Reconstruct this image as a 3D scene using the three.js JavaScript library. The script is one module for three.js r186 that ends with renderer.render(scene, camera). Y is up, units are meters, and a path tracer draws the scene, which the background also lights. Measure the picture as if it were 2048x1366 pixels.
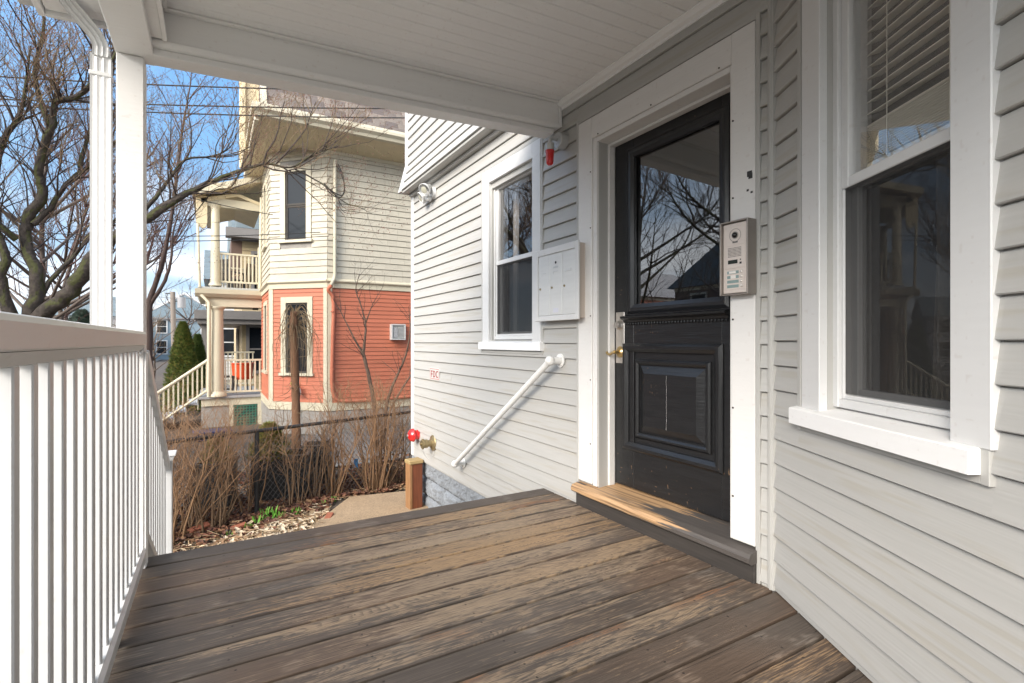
import * as THREE from 'three';
import { ConvexGeometry } from 'three/addons/geometries/ConvexGeometry.js';
import { mergeGeometries } from 'three/addons/utils/BufferGeometryUtils.js';
import { toCreasedNormals } from 'three/addons/utils/BufferGeometryUtils.js';

// ---------------------------------------------------------------- camera, sky, sun, exposure
const scene = new THREE.Scene();
const camera = new THREE.PerspectiveCamera(67.55, 1024 / 683, 0.05, 600);
const YAW = 30.26 * Math.PI / 180, EYE = 1.05;
camera.position.set(0, EYE, 0);
camera.rotation.set(0, -YAW, 0);
scene.add(camera);

const renderer = new THREE.WebGLRenderer({ antialias: true });
renderer.toneMapping = THREE.LinearToneMapping;
const EXPOSURE = 4.3;
renderer.toneMappingExposure = EXPOSURE;
renderer.shadowMap.enabled = true;

// seeded random numbers and noise
function mulberry(a) { return () => { a = (a + 0x6d2b79f5) | 0; let t = Math.imul(a ^ (a >>> 15), 1 | a); t = (t + Math.imul(t ^ (t >>> 7), 61 | t)) ^ t; return ((t ^ (t >>> 14)) >>> 0) / 4294967296; }; }
const rnd = mulberry(77123);
const rr = (a, b) => a + (b - a) * rnd();
const HT = new Float32Array(65536); { const h = mulberry(991); for (let i = 0; i < 65536; i++) HT[i] = h(); }
const hash2 = (x, y) => HT[((x & 255) | ((y & 255) << 8)) & 65535];
function vnoise(x, y) {
  const xi = Math.floor(x), yi = Math.floor(y); let fx = x - xi, fy = y - yi; fx = fx * fx * (3 - 2 * fx); fy = fy * fy * (3 - 2 * fy);
  const a = hash2(xi, yi), b = hash2(xi + 1, yi), c = hash2(xi, yi + 1), d = hash2(xi + 1, yi + 1);
  return a + (b - a) * fx + (c - a) * fy + (a - b - c + d) * fx * fy;
}
function fbm(x, y, o = 4) { let s = 0, a = 0.5, t = 0; for (let i = 0; i < o; i++) { s += a * vnoise(x, y); t += a; a *= 0.5; x = x * 2.03 + 17.3; y = y * 2.03 + 9.1; } return s / t; }
const sst = (a, b, x) => { const t = Math.min(1, Math.max(0, (x - a) / (b - a))); return t * t * (3 - 2 * t); };
const mix = (a, b, t) => a + (b - a) * t;

const SUN = new THREE.Vector3(-0.80, 0.50, 0.44).normalize();
// sky: spring blue paling to the horizon with thin broken cloud
{
  const W = 1024, Hh = 512, data = new Float32Array(W * Hh * 4);
  for (let j = 0; j < Hh; j++) {
    const el = ((j + 0.5) / Hh - 0.5) * Math.PI, sy = Math.sin(el), cy = Math.cos(el);
    for (let i = 0; i < W; i++) {
      const az = ((i + 0.5) / W - 0.5) * 2 * Math.PI, dx = cy * Math.cos(az), dz = cy * Math.sin(az);
      const e = Math.max(0, sy), t = Math.pow(e, 0.46);
      let r = mix(0.64, 0.095, sst(0, 0.8, t)), g = mix(0.82, 0.37, sst(0, 0.85, t)), b = mix(0.95, 0.88, sst(0, 1, t));
      r *= 1.18; g *= 1.15; b *= 1.1;
      const k = 1 / (e + 0.22), cx = dx * k, cz = dz * k;
      const w = fbm(cx * 0.7 + 40, cz * 0.7 + 11, 3) * 1.5;
      const c = sst(0.50, 0.74, fbm(cx * 1.4 + w + 8, cz * 1.1 - w + 63, 5)) * 0.7;      // thin broken cloud, alike all round
      r = mix(r, 1.5, c); g = mix(g, 1.52, c); b = mix(b, 1.56, c);
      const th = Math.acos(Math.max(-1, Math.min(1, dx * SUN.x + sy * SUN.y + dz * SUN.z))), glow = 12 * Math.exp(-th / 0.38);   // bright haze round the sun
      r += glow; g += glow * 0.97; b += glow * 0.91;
      if (sy < 0) { const q = sst(0, -0.08, sy); r = mix(r, 0.2, q); g = mix(g, 0.19, q); b = mix(b, 0.17, q); }
      const o = (j * W + i) * 4, s = 1 / EXPOSURE;
      data[o] = r * s; data[o + 1] = g * s; data[o + 2] = b * s; data[o + 3] = 1;
    }
  }
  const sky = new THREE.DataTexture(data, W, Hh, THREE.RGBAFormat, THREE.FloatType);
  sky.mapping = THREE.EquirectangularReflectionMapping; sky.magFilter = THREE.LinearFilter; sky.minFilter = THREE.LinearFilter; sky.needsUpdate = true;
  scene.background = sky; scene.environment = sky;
}
// hazy sun, low in front of the porch: soft edged
const sun = new THREE.DirectionalLight(0xfff3e4, 1.05);
sun.position.copy(SUN).multiplyScalar(40);
sun.castShadow = true; sun.shadow.radius = 50;
Object.assign(sun.shadow.camera, { left: -30, right: 30, top: 30, bottom: -30, near: 1, far: 120 }); sun.shadow.mapSize.set(2048, 2048);
scene.add(sun, sun.target);

// ---------------------------------------------------------------- helpers
const used = new Map();
function numbered(n) { const k = used.get(n) || 0; used.set(n, k + 1); return k ? n + '_' + String(k).padStart(3, '0') : n; }
function prep(o) { o.castShadow = true; o.receiveShadow = true; return o; }
function part(name, geo, mat, parent) { const m = prep(new THREE.Mesh(geo, mat)); m.name = name; parent.add(m); return m; }
function tag(o, label, category, group) { o.name = numbered(o.name); o.userData.label = label; o.userData.category = category; if (group) o.userData.group = group; scene.add(o); return o; }
function thing(name, label, category, pos = [0, 0, 0], turn = 0, group) { const o = new THREE.Group(); o.name = name; o.position.set(...pos); o.rotation.y = turn; return tag(o, label, category, group); }
function single(name, geo, mat, label, category, group) { const m = prep(new THREE.Mesh(geo, mat)); m.name = name; return tag(m, label, category, group); }
function structure(name, geo, mat, label) { const m = prep(new THREE.Mesh(geo, mat)); m.name = numbered(name); m.userData.kind = 'structure'; if (label) m.userData.label = label; scene.add(m); return m; }
function sub(name, parent, pos = [0, 0, 0], turn = 0) { const g = new THREE.Group(); g.name = name; g.position.set(...pos); g.rotation.y = turn; parent.add(g); return g; }

function uvM(geo, du = 0, dv = 0) {           // uv in metres, by the way each face points
  const g = geo.index ? geo.toNonIndexed() : geo; const p = g.attributes.position; if (!g.attributes.normal) g.computeVertexNormals();
  const n = g.attributes.normal, uv = new Float32Array(p.count * 2);
  for (let i = 0; i < p.count; i++) {
    const ax = Math.abs(n.getX(i)), ay = Math.abs(n.getY(i)), az = Math.abs(n.getZ(i)); let u, v;
    if (ay >= ax && ay >= az) { u = p.getX(i); v = p.getZ(i); } else if (az >= ax) { u = p.getX(i); v = p.getY(i); } else { u = p.getZ(i); v = p.getY(i); }
    uv[2 * i] = u + du; uv[2 * i + 1] = v + dv;
  }
  g.setAttribute('uv', new THREE.BufferAttribute(uv, 2)); return g;
}
const bc = new Map();
function cb(w, h, d, c = 0.003) {             // chamfered box, centred
  const key = [w, h, d, c].map((v) => v.toFixed(4)).join(); if (bc.has(key)) return bc.get(key);
  c = Math.min(c, w * 0.3, h * 0.3, d * 0.3); const pts = [];
  for (const sx of [-1, 1]) for (const sy of [-1, 1]) for (const sz of [-1, 1]) {
    const x = sx * w / 2, y = sy * h / 2, z = sz * d / 2;
    pts.push(new THREE.Vector3(x - sx * c, y - sy * c, z), new THREE.Vector3(x - sx * c, y, z - sz * c), new THREE.Vector3(x, y - sy * c, z - sz * c));
  }
  const g = uvM(new ConvexGeometry(pts)); bc.set(key, g); return g;
}
const at = (g, x, y, z, rx = 0, ry = 0, rz = 0) => { const m = new THREE.Matrix4().makeRotationFromEuler(new THREE.Euler(rx, ry, rz)).setPosition(x, y, z); return g.clone().applyMatrix4(m); };
function bx(x0, x1, y0, y1, z0, z1, c = 0.003) { return uvM(at(cb(Math.abs(x1 - x0), Math.abs(y1 - y0), Math.abs(z1 - z0), c), (x0 + x1) / 2, (y0 + y1) / 2, (z0 + z1) / 2), rnd() * 3, rnd() * 3); }
function plainBox(x0, x1, y0, y1, z0, z1) { const g = new THREE.BoxGeometry(Math.abs(x1 - x0), Math.abs(y1 - y0), Math.abs(z1 - z0)); g.translate((x0 + x1) / 2, (y0 + y1) / 2, (z0 + z1) / 2); return uvM(g); }
function clean(g) { const q = g.index ? g.toNonIndexed() : g.clone(); for (const k of Object.keys(q.attributes)) if (!['position', 'normal', 'uv'].includes(k)) q.deleteAttribute(k); if (!q.attributes.uv) q.setAttribute('uv', new THREE.BufferAttribute(new Float32Array(q.attributes.position.count * 2), 2)); return q; }
const mg = (...gs) => mergeGeometries(gs.flat().map(clean));
// prism: profile points [z, y] (counter-clockwise seen from +x) run from x0 to x1
function prism(pr, x0, x1, du = 0, dv = 0) {
  const pos = [], uv = []; const n = pr.length;
  const tri = (a, b, c, ua, ub, uc) => { pos.push(...a, ...b, ...c); uv.push(...ua, ...ub, ...uc); };
  let acc = 0;
  for (let i = 0; i < n; i++) {
    const [za, ya] = pr[i], [zb, yb] = pr[(i + 1) % n]; const l = Math.hypot(zb - za, yb - ya);
    const A = [x0, ya, za], B = [x1, ya, za], Cc = [x1, yb, zb], D = [x0, yb, zb];
    const u0 = x0 + du, u1 = x1 + du, v0 = acc + dv, v1 = acc + l + dv; acc += l;
    tri(A, B, Cc, [u0, v0], [u1, v0], [u1, v1]); tri(A, Cc, D, [u0, v0], [u1, v1], [u0, v1]);
  }
  const tris = THREE.ShapeUtils.triangulateShape(pr.map(([z, y]) => new THREE.Vector2(z, y)), []);
  for (const [a, b, c] of tris) { const P = (i, x) => [x, pr[i][1], pr[i][0]], U = (i) => [pr[i][0] + du, pr[i][1] + dv]; tri(P(a, x0), P(c, x0), P(b, x0), U(a), U(c), U(b)); tri(P(a, x1), P(b, x1), P(c, x1), U(a), U(b), U(c)); }
  const g = new THREE.BufferGeometry(); g.setAttribute('position', new THREE.Float32BufferAttribute(pos, 3)); g.setAttribute('uv', new THREE.Float32BufferAttribute(uv, 2)); g.computeVertexNormals(); return g;
}
class Tubes {                                  // many tapered tubes in one geometry
  constructor() { this.p = []; this.i = []; this.uv = []; }
  add(pts, rad, sides = 5) {
    const n = pts.length; let up = new THREE.Vector3(0.31, 0.77, 0.55).normalize(); const base = this.p.length / 3; let len = 0;
    const t = new THREE.Vector3(), a = new THREE.Vector3(), b = new THREE.Vector3();
    for (let k = 0; k < n; k++) {
      t.subVectors(pts[Math.min(k + 1, n - 1)], pts[Math.max(k - 1, 0)]).normalize(); a.crossVectors(t, up); if (a.lengthSq() < 0.01) a.crossVectors(t, new THREE.Vector3(1, 0, 0)); a.normalize(); b.crossVectors(a, t);
      up.copy(b); if (k) len += pts[k].distanceTo(pts[k - 1]);
      const r = typeof rad === 'number' ? rad : rad[k];
      for (let s = 0; s < sides; s++) { const q = s / sides * 2 * Math.PI, c = Math.cos(q) * r, d = Math.sin(q) * r; this.p.push(pts[k].x + a.x * c + b.x * d, pts[k].y + a.y * c + b.y * d, pts[k].z + a.z * c + b.z * d); this.uv.push(s / sides * 0.3, len); }
    }
    for (let k = 0; k < n - 1; k++) for (let s = 0; s < sides; s++) { const A = base + k * sides + s, B = base + k * sides + (s + 1) % sides; this.i.push(A, A + sides, B, B, A + sides, B + sides); }
    for (const [o, f] of [[base, 1], [base + (n - 1) * sides, 0]]) for (let s = 1; s < sides - 1; s++) this.i.push(...(f ? [o, o + s, o + s + 1] : [o, o + s + 1, o + s]));
    return this;
  }
  geo() { const g = new THREE.BufferGeometry(); g.setAttribute('position', new THREE.Float32BufferAttribute(this.p, 3)); g.setAttribute('uv', new THREE.Float32BufferAttribute(this.uv, 2)); g.setIndex(this.i); g.computeVertexNormals(); return g; }
}
const V = (x, y, z) => new THREE.Vector3(x, y, z);
const pipe = (pts, r, sides = 10) => new Tubes().add(pts.map((p) => V(...p)), r, sides).geo();
const rod = (r, h, x, y, z, seg = 16, r2 = r) => { const g = new THREE.CylinderGeometry(r2, r, h, seg); g.translate(x, y, z); return g; };
function smooth(pts, n = 4) { return new THREE.CatmullRomCurve3(pts.map((p) => (p.isVector3 ? p : V(...p)))).getPoints((pts.length - 1) * n); }

// ---------------------------------------------------------------- textures and materials
function tex(w, h, f, su = 1, sv = 1, srgb = true) {   // f(i,j) -> [r,g,b] linear 0..1 ; su, sv: metres covered
  const d = new Uint8Array(w * h * 4);
  const enc = srgb ? (v) => 255 * (v <= 0.0031308 ? v * 12.92 : 1.055 * Math.pow(v, 1 / 2.4) - 0.055) : (v) => 255 * v;
  for (let j = 0; j < h; j++) for (let i = 0; i < w; i++) { const c = f(i, j), o = (j * w + i) * 4; for (let k = 0; k < 3; k++) d[o + k] = Math.max(0, Math.min(255, enc(Math.min(1, Math.max(0, c[k]))))); d[o + 3] = 255; }
  const t = new THREE.DataTexture(d, w, h, THREE.RGBAFormat); t.wrapS = t.wrapT = THREE.RepeatWrapping; t.magFilter = THREE.LinearFilter; t.minFilter = THREE.LinearMipmapLinearFilter; t.generateMipmaps = true;
  if (srgb) t.colorSpace = THREE.SRGBColorSpace; t.repeat.set(1 / su, 1 / sv); t.needsUpdate = true; return t;
}
const gray = (v) => [v, v, v];
// tileable noise by wrapping the lattice
const tn = (x, y, px, py, s = 0) => { const xi = Math.floor(x), yi = Math.floor(y); let fx = x - xi, fy = y - yi; fx = fx * fx * (3 - 2 * fx); fy = fy * fy * (3 - 2 * fy); const H = (a, b) => hash2(((a % px) + px) % px + s, ((b % py) + py) % py + s * 3); const a = H(xi, yi), b = H(xi + 1, yi), c = H(xi, yi + 1), d = H(xi + 1, yi + 1); return a + (b - a) * fx + (c - a) * fy + (a - b - c + d) * fx * fy; };
const streak = (i, j, w, h, s = 0) => 0.5 * tn(i / w * 6, j / h * 64, 6, 64, s) + 0.3 * tn(i / w * 14, j / h * 128, 14, 128, s + 5) + 0.2 * tn(i / w * 3, j / h * 16, 3, 16, s + 9);
const blot = (i, j, w, h, s = 0, k = 4) => 0.5 * tn(i / w * k, j / h * k, k, k, s) + 0.3 * tn(i / w * k * 2, j / h * k * 2, k * 2, k * 2, s + 3) + 0.2 * tn(i / w * k * 8, j / h * k * 8, k * 8, k * 8, s + 6);

function M(r, g, b, rough = 0.6, extra = {}) { const m = new THREE.MeshPhysicalMaterial({ roughness: rough, ...extra }); m.color.setRGB(r, g, b); return m; }
const sidingTone = tex(512, 256, (i, j) => { const s = streak(i, j, 512, 256, 2), d = sst(0.55, 0.75, tn(i / 512 * 3, j / 256 * 22, 3, 22, 31)) * sst(0.35, 0.7, tn(i / 512 * 8, j / 256 * 60, 8, 60, 12)); const v = 0.92 + 0.10 * (s - 0.5); return [v - 0.05 * d, v - 0.075 * d, v - 0.12 * d]; }, 1.7, 0.61);
const sidingBump = tex(512, 256, (i, j) => gray(streak(i, j, 512, 256, 7)), 1.3, 0.4, false);
const mSiding = M(0.44, 0.433, 0.412, 0.48, { map: sidingTone, bumpMap: sidingBump, bumpScale: 0.0006 });
const mSidingTrim = M(0.405, 0.40, 0.38, 0.45);
const whiteTone = tex(256, 256, (i, j) => { const b = blot(i, j, 256, 256, 4), s = streak(i, j, 256, 256, 14); const v = 0.96 + 0.025 * (b - 0.5) + 0.04 * (s - 0.5); const k = sst(0.9, 0.95, tn(i / 256 * 60, j / 256 * 60, 60, 60, 3)) * 0.10; return [v - k * 0.7, v - k * 0.9, v - k]; }, 0.9, 0.9);
const whiteBump = tex(256, 256, (i, j) => gray(0.6 * streak(i, j, 256, 256, 5) + 0.4 * blot(i, j, 256, 256, 6, 16)), 0.5, 0.5, false);
const mWhite = M(0.83, 0.825, 0.815, 0.5, { map: whiteTone, bumpMap: whiteBump, bumpScale: 0.0007 });
const mCeiling = M(0.89, 0.885, 0.88, 0.6, { map: whiteTone, bumpMap: whiteBump, bumpScale: 0.0006 });
const mVinyl = M(0.64, 0.64, 0.635, 0.36, { map: whiteTone });
const mCasing = M(0.70, 0.685, 0.665, 0.5, { map: whiteTone, bumpMap: whiteBump, bumpScale: 0.001 });
const mGlass = new THREE.MeshPhysicalMaterial({ color: 0xffffff, transmission: 1, thickness: 0, roughness: 0, ior: 1.85 });
const mDarkPane = M(0.016, 0.019, 0.023, 0.06, { ior: 1.3 });
const mScreen = new THREE.MeshStandardMaterial({ color: 0x1c1c1d, roughness: 0.9, transparent: true, opacity: 0.66 });
const mSteel = M(0.62, 0.58, 0.54, 0.32, { metalness: 0.85 });
const mGalv = M(0.55, 0.56, 0.56, 0.4, { metalness: 0.6 });
const mBrass = M(0.62, 0.46, 0.22, 0.28, { metalness: 0.9 });
const mOldBrass = M(0.34, 0.27, 0.15, 0.45, { metalness: 0.75 });
const mBlack = M(0.02, 0.02, 0.021, 0.5);
const mRed = M(0.62, 0.02, 0.02, 0.25, { clearcoat: 0.5 });
const mDark = M(0.05, 0.045, 0.04, 0.8);

// worn painted deck
const DZ0 = -3.0555, BW = 0.146;
const wornWood = (X, Zl, b) => {
  const s = b * 7.31, c = 0.05 + 0.05 * hash2(b * 3, 9);
  const q = (Zl - c) * 15, wob = vnoise(X * 2.1 + s, Zl * 16 + s) - 0.5;
  const ring = q * q * (0.5 + hash2(b, 4)) + (X + 3) * (0.5 + 1.1 * hash2(b, 7)) + wob * 1.5;
  const fr = ring * 10 - Math.floor(ring * 10); const late = sst(0.45, 0.95, fr) * (1 - sst(0.95, 1, fr));
  const fib = vnoise(X * 9 + s, Zl * 620 + s * 3);
  return [late, fib];
};
const deckSize = [2.56, 4.4];
let deckBump;
const deckTone = (() => {
  const W = 2048, Hh = 2048, hb = new Float32Array(W * Hh);
  const t = tex(W, Hh, (i, j) => {
    const X = -0.42 + (i + 0.5) / W * deckSize[0], Z = DZ0 + (j + 0.5) / Hh * deckSize[1];
    const b = Math.floor((Z - DZ0) / BW), zl = Z - DZ0 - b * BW; const s = b * 13.7;
    const [late, fib] = wornWood(X, zl, b);
    const hb1 = hash2(b, 21), hb2 = hash2(b, 33), hb3 = hash2(b, 45);
    const tread = Math.exp(-(Math.pow((X - 1.25) / 1.05, 2) + Math.pow((Z + 2.35) / 0.95, 2)));
    const big = fbm(X * 1.5 + s, zl * 8 + s, 3), fine = fbm(X * 16 + s, zl * 190 + s, 3), fleck = vnoise(X * 34 + s, zl * 330 + s);
    let wear = 0.29 * big + 0.30 * fine + 0.06 * (1 - late) + 0.15 * fib + 0.10 * fleck + 0.24 * tread + 0.09 * (hb1 - 0.5) - 0.035;
    const crack = sst(0.90, 0.95, vnoise(X * 2.6 + s, zl * 420 + s)) * sst(0.45, 0.6, vnoise(X * 5 + s * 2, zl * 40));
    if (b === 0) wear -= 0.16; const edge = Math.min(zl, BW - zl); wear -= 0.10 * (1 - sst(0.004, 0.016, edge + 0.006 * (fine - 0.5))); 
    const m = sst(0.54, 0.615, wear) * mix(0.5, 0.95, sst(0.58, 0.68, wear)), half = sst(0.47, 0.58, wear);
    // bare wood: tan, silver or orange by board
    const sil = sst(0.25, 0.7, hb2 * 0.6 + 0.5 * fbm(X * 1.3 + s, zl * 5 + 3, 2)), org = 0.8 * sst(0.74, 0.86, hb3 * 0.35 + 0.7 * fbm(X * 2.4 + s + 50, zl * 7, 3));
    let r = mix(0.40, 0.36, sil), g = mix(0.268, 0.272, sil), bl = mix(0.152, 0.188, sil);
    r = mix(r, 0.30, org); g = mix(g, 0.125, org); bl = mix(bl, 0.05, org);
    const gl = 1.0 - 0.26 * late - 0.34 * (fib - 0.5) - 0.3 * (fleck - 0.5); r *= gl; g *= gl * 0.99; bl *= gl * 0.97;
    // paint: dark grey-brown, scuffed
    const sc = fbm(X * 3 + 7, Z * 3.3, 4), pv = 0.080 + 0.045 * (sc - 0.5) + 0.05 * (fib - 0.5) + 0.014 * hb2 + 0.018 * half;
    const scuff = sst(0.60, 0.78, fbm(X * 7 + 90, Z * 9 + 20, 4)) * 0.10 * sst(0.35, 0.75, fine);
    let pr = pv * 1.14 + scuff, pg = pv * 0.92 + scuff * 0.93, pb = pv * 0.76 + scuff * 0.82;
    const warm = sst(0.35, 0.75, fbm(X * 1.4 + 20 + s, Z * 3 + 9, 3)); pr = mix(pr, pr * 1.18, warm); pb = mix(pb, pb * 0.86, warm);
    // nails
    let nail = 0; for (const nx of [0.05, 0.46, 0.87, 1.28, 1.69]) for (const nz of [0.035, 0.111]) { const dd = Math.hypot(X - nx - (hash2(b, nx * 100 | 0) - 0.5) * 0.02, zl - nz); if (dd < 0.004) nail = 1; }
    r = mix(pr, r, m); g = mix(pg, g, m); bl = mix(pb, bl, m); const dk = 1 - 0.72 * Math.max(nail, crack); r *= dk; g *= dk; bl *= dk;
    hb[j * W + i] = 0.5 + 0.2 * (fib - 0.5) - 0.22 * m + 0.16 * late * m - 0.3 * nail - 0.35 * crack + 0.12 * (fleck - 0.5);
    return [r, g, bl];
  }, deckSize[0], deckSize[1]);
  deckBump = tex(W, Hh, (i, j) => gray(hb[j * W + i]), deckSize[0], deckSize[1], false);
  return t;
})();
const mDeck = M(0.86, 0.85, 0.84, 0.62, { map: deckTone, bumpMap: deckBump, bumpScale: 0.004 });
const sillTone = tex(1024, 256, (i, j) => { // threshold: 1.28 m x 0.32
  const X = i / 1024 * 1.28, Y = j / 256 * 0.32, wv = 0.012 * fbm(X * 3, 4, 2); const ln = vnoise(X * 2.2 + 9, (Y + wv) * 150), fib = vnoise(X * 12, Y * 700), late = sst(0.5, 0.85, ln);
  const w = 0.42 * fbm(X * 2.6 + 2, Y * 22, 4) + 0.34 * vnoise(X * 5, (Y + wv) * 210) + 0.55 * sst(1.15, 0.35, X) - 0.2 - 0.30 * sst(0.20, 0.30, Y) ;
  const m = sst(0.36, 0.43, w), k = 1.05 - 0.5 * late - 0.35 * (fib - 0.5), p = 0.06 + 0.035 * fib;
  return [mix(p * 1.1, 0.44 * k, m), mix(p * 0.97, 0.275 * k, m), mix(p * 0.88, 0.145 * k, m)];
}, 1.28, 0.32);
const mSill = M(1, 1, 1, 0.55, { map: sillTone });
const mDarkWood = M(0.052, 0.045, 0.04, 0.6, { map: tex(256, 256, (i, j) => gray(0.75 + 0.5 * (streak(i, j, 256, 256, 8) - 0.5)), 0.8, 0.4) });
const doorTone = tex(512, 512, (i, j) => { const s = streak(i, j, 512, 512, 18), chip = sst(0.905, 0.93, tn(i / 512 * 120, j / 512 * 80, 120, 80, 44)) * sst(0.6, 0.7, blot(i, j, 512, 512, 8)); const v = 0.0135 + 0.008 * (s - 0.5); return [mix(v, 0.16, chip), mix(v * 1.02, 0.1, chip), mix(v * 1.1, 0.06, chip)]; }, 1.1, 1.1);
const doorBump = tex(512, 512, (i, j) => gray(0.7 * streak(i, j, 512, 512, 3) + 0.3 * blot(i, j, 512, 512, 6, 24)), 0.7, 0.5, false);
const mDoor = M(1, 1, 1, 0.3, { map: doorTone, bumpMap: doorBump, bumpScale: 0.0016 });

const barkTone = tex(128, 512, (i, j) => { const b = 0.6 * tn(i / 128 * 10, j / 512 * 24, 10, 24, 4) + 0.4 * tn(i / 128 * 24, j / 512 * 60, 24, 60, 9), moss = sst(0.52, 0.68, blot(i, j, 128, 512, 21, 5)); const v = 0.35 + 0.9 * b; return [mix(0.066 * v, 0.065, moss * 0.8), mix(0.052 * v, 0.070, moss * 0.8), mix(0.042 * v, 0.018, moss * 0.8)]; }, 0.3, 1.1);
const mBark = M(1, 1, 1, 0.9, { map: barkTone, bumpMap: tex(128, 512, (i, j) => gray(0.6 * tn(i / 128 * 10, j / 512 * 24, 10, 24, 4) + 0.4 * tn(i / 128 * 24, j / 512 * 60, 24, 60, 9)), 0.3, 1.1, false), bumpScale: 0.012 });
const mTwig = M(0.055, 0.04, 0.034, 0.85), mTwigRed = M(0.085, 0.042, 0.035, 0.85), mTwigTan = M(0.21, 0.145, 0.08, 0.85), mTwigPale = M(0.26, 0.22, 0.16, 0.85), mBud = M(0.20, 0.085, 0.07, 0.8);
const soilTone = tex(512, 512, (i, j) => { const b = blot(i, j, 512, 512, 3, 6), f = tn(i / 512 * 128, j / 512 * 128, 128, 128, 9), g = tn(i / 512 * 60, j / 512 * 60, 60, 60, 19); const v = 0.45 + 0.5 * b + 0.55 * (f - 0.5) + 0.3 * (g - 0.5); return [0.115 * v, 0.088 * v, 0.066 * v]; }, 1.5, 1.5);
const mSoil = M(1, 1, 1, 0.95, { map: soilTone, bumpMap: soilTone, bumpScale: 0.03 });
const concTone = tex(512, 512, (i, j) => { const b = blot(i, j, 512, 512, 11, 4), f = tn(i / 512 * 160, j / 512 * 160, 160, 160, 2), st = sst(0.6, 0.75, blot(i, j, 512, 512, 33, 3)); const v = 0.8 + 0.3 * (b - 0.5) + 0.42 * (f - 0.5) - 0.16 * st; return [0.44 * v, 0.315 * v, 0.195 * v]; }, 1.3, 1.3);
const mPad = M(1, 1, 1, 0.9, { map: concTone, bumpMap: concTone, bumpScale: 0.004 });
const grayConc = tex(256, 256, (i, j) => { const b = blot(i, j, 256, 256, 15, 5), f = tn(i / 256 * 90, j / 256 * 90, 90, 90, 8); return gray(0.82 + 0.35 * (b - 0.5) + 0.25 * (f - 0.5)); }, 0.9, 0.9);
const mBlock = M(0.29, 0.315, 0.345, 0.9, { map: grayConc }), mStone = M(0.36, 0.34, 0.31, 0.9, { map: grayConc }), mAsphalt = M(0.085, 0.085, 0.088, 0.9, { map: grayConc }), mWalk = M(0.22, 0.205, 0.185, 0.9, { map: grayConc });
const patch = (s) => tex(256, 256, (i, j) => gray(0.92 + 0.1 * (streak(i, j, 256, 256, s) - 0.5) + 0.14 * (blot(i, j, 256, 256, s + 2) - 0.5)), 1.1, 1.1);
const patchA = patch(5), patchB = patch(16);
const mCoral = [0.97, 1.02, 1.05].map((k) => M(0.53 * k, 0.165 * k, 0.09 * k, 0.6, { map: patchA }));
const mCreamS = [0.98, 1.0, 1.02].map((k) => M(0.545 * k, 0.50 * k, 0.40 * k, 0.65, { map: patchB }));
const mYellow = M(0.72, 0.61, 0.40, 0.55, { map: patchA });
const mCreamTrim = M(0.63, 0.57, 0.425, 0.5, { map: patchB });
const mRoofS = [[0.20, 0.165, 0.145], [0.245, 0.205, 0.175], [0.165, 0.135, 0.125], [0.28, 0.23, 0.195]].map(([r, g, b]) => M(r, g, b, 0.9, { map: grayConc }));
const mGreyTrim = M(0.26, 0.24, 0.225, 0.6, { map: patchA });

// ---------------------------------------------------------------- ground
function groundY(x, z, rough = true) {
  let y = -0.86; if (z < -6.5) y -= 0.045 * Math.min(9.5, -z - 6.5);
  y = mix(y, -1.32, sst(-3.5, -6.5, x));
  if (rough) y += 0.05 * (fbm(x * 1.3 + 50, z * 1.3 + 50, 3) - 0.5) * sst(0.3, -0.2, Math.abs(x - 0.8) - 3);
  return y;
}
{
  const n = 200, pos = [], uv = [], ix = [];
  const warp = (t) => Math.sign(t) * (Math.abs(t) * 6 + Math.pow(Math.abs(t), 5) * 294);
  for (let j = 0; j <= n; j++) for (let i = 0; i <= n; i++) { const x = 0.5 + warp(i / n * 2 - 1), z = -6 + warp(j / n * 2 - 1); pos.push(x, groundY(x, z), z); uv.push(x, z); }
  for (let j = 0; j < n; j++) for (let i = 0; i < n; i++) { const a = j * (n + 1) + i; ix.push(a, a + n + 1, a + 1, a + 1, a + n + 1, a + n + 2); }
  const g = new THREE.BufferGeometry(); g.setAttribute('position', new THREE.Float32BufferAttribute(pos, 3)); g.setAttribute('uv', new THREE.Float32BufferAttribute(uv, 2)); g.setIndex(ix); g.computeVertexNormals();
  structure('ground', g, mSoil);
}
function sheet(poly, lift, thick, mat, name) {  // slab following the ground
  const sh = new THREE.Shape(poly.map(([x, z]) => new THREE.Vector2(x, -z))); const g = new THREE.ExtrudeGeometry(sh, { depth: thick, bevelEnabled: true, bevelSize: 0.008, bevelThickness: 0.008, bevelSegments: 1 });
  g.rotateX(-Math.PI / 2); const p = g.attributes.position; for (let i = 0; i < p.count; i++) p.setY(i, p.getY(i) + groundY(p.getX(i), p.getZ(i), false) + lift - thick); g.computeVertexNormals(); return structure(name, uvM(g), mat);
}
sheet([[0.35, -4.05], [0.60, -5.05], [0.86, -5.48], [1.40, -6.26], [2.35, -6.10], [2.35, -4.05]], 0.045, 0.12, mPad, 'path');
function gridSheet(x0, x1, z0, z1, lift, mat, name) {
  const g = new THREE.PlaneGeometry(x1 - x0, z1 - z0, 12, 24); g.rotateX(-Math.PI / 2); g.translate((x0 + x1) / 2, 0, (z0 + z1) / 2); const p = g.attributes.position, uv = [];
  for (let i = 0; i < p.count; i++) { p.setY(i, groundY(p.getX(i), p.getZ(i), false) + lift); uv.push(p.getX(i), p.getZ(i)); } g.setAttribute('uv', new THREE.Float32BufferAttribute(uv, 2)); g.computeVertexNormals(); return structure(name, g, mat);
}
gridSheet(1.5, 12, -12.3, -8.2, 0.05, mWalk, 'driveway');
gridSheet(-5.8, -0.45, -3.6, 30, 0.05, M(0.29, 0.265, 0.205, 0.95, { map: grayConc }), 'lawn');
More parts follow.
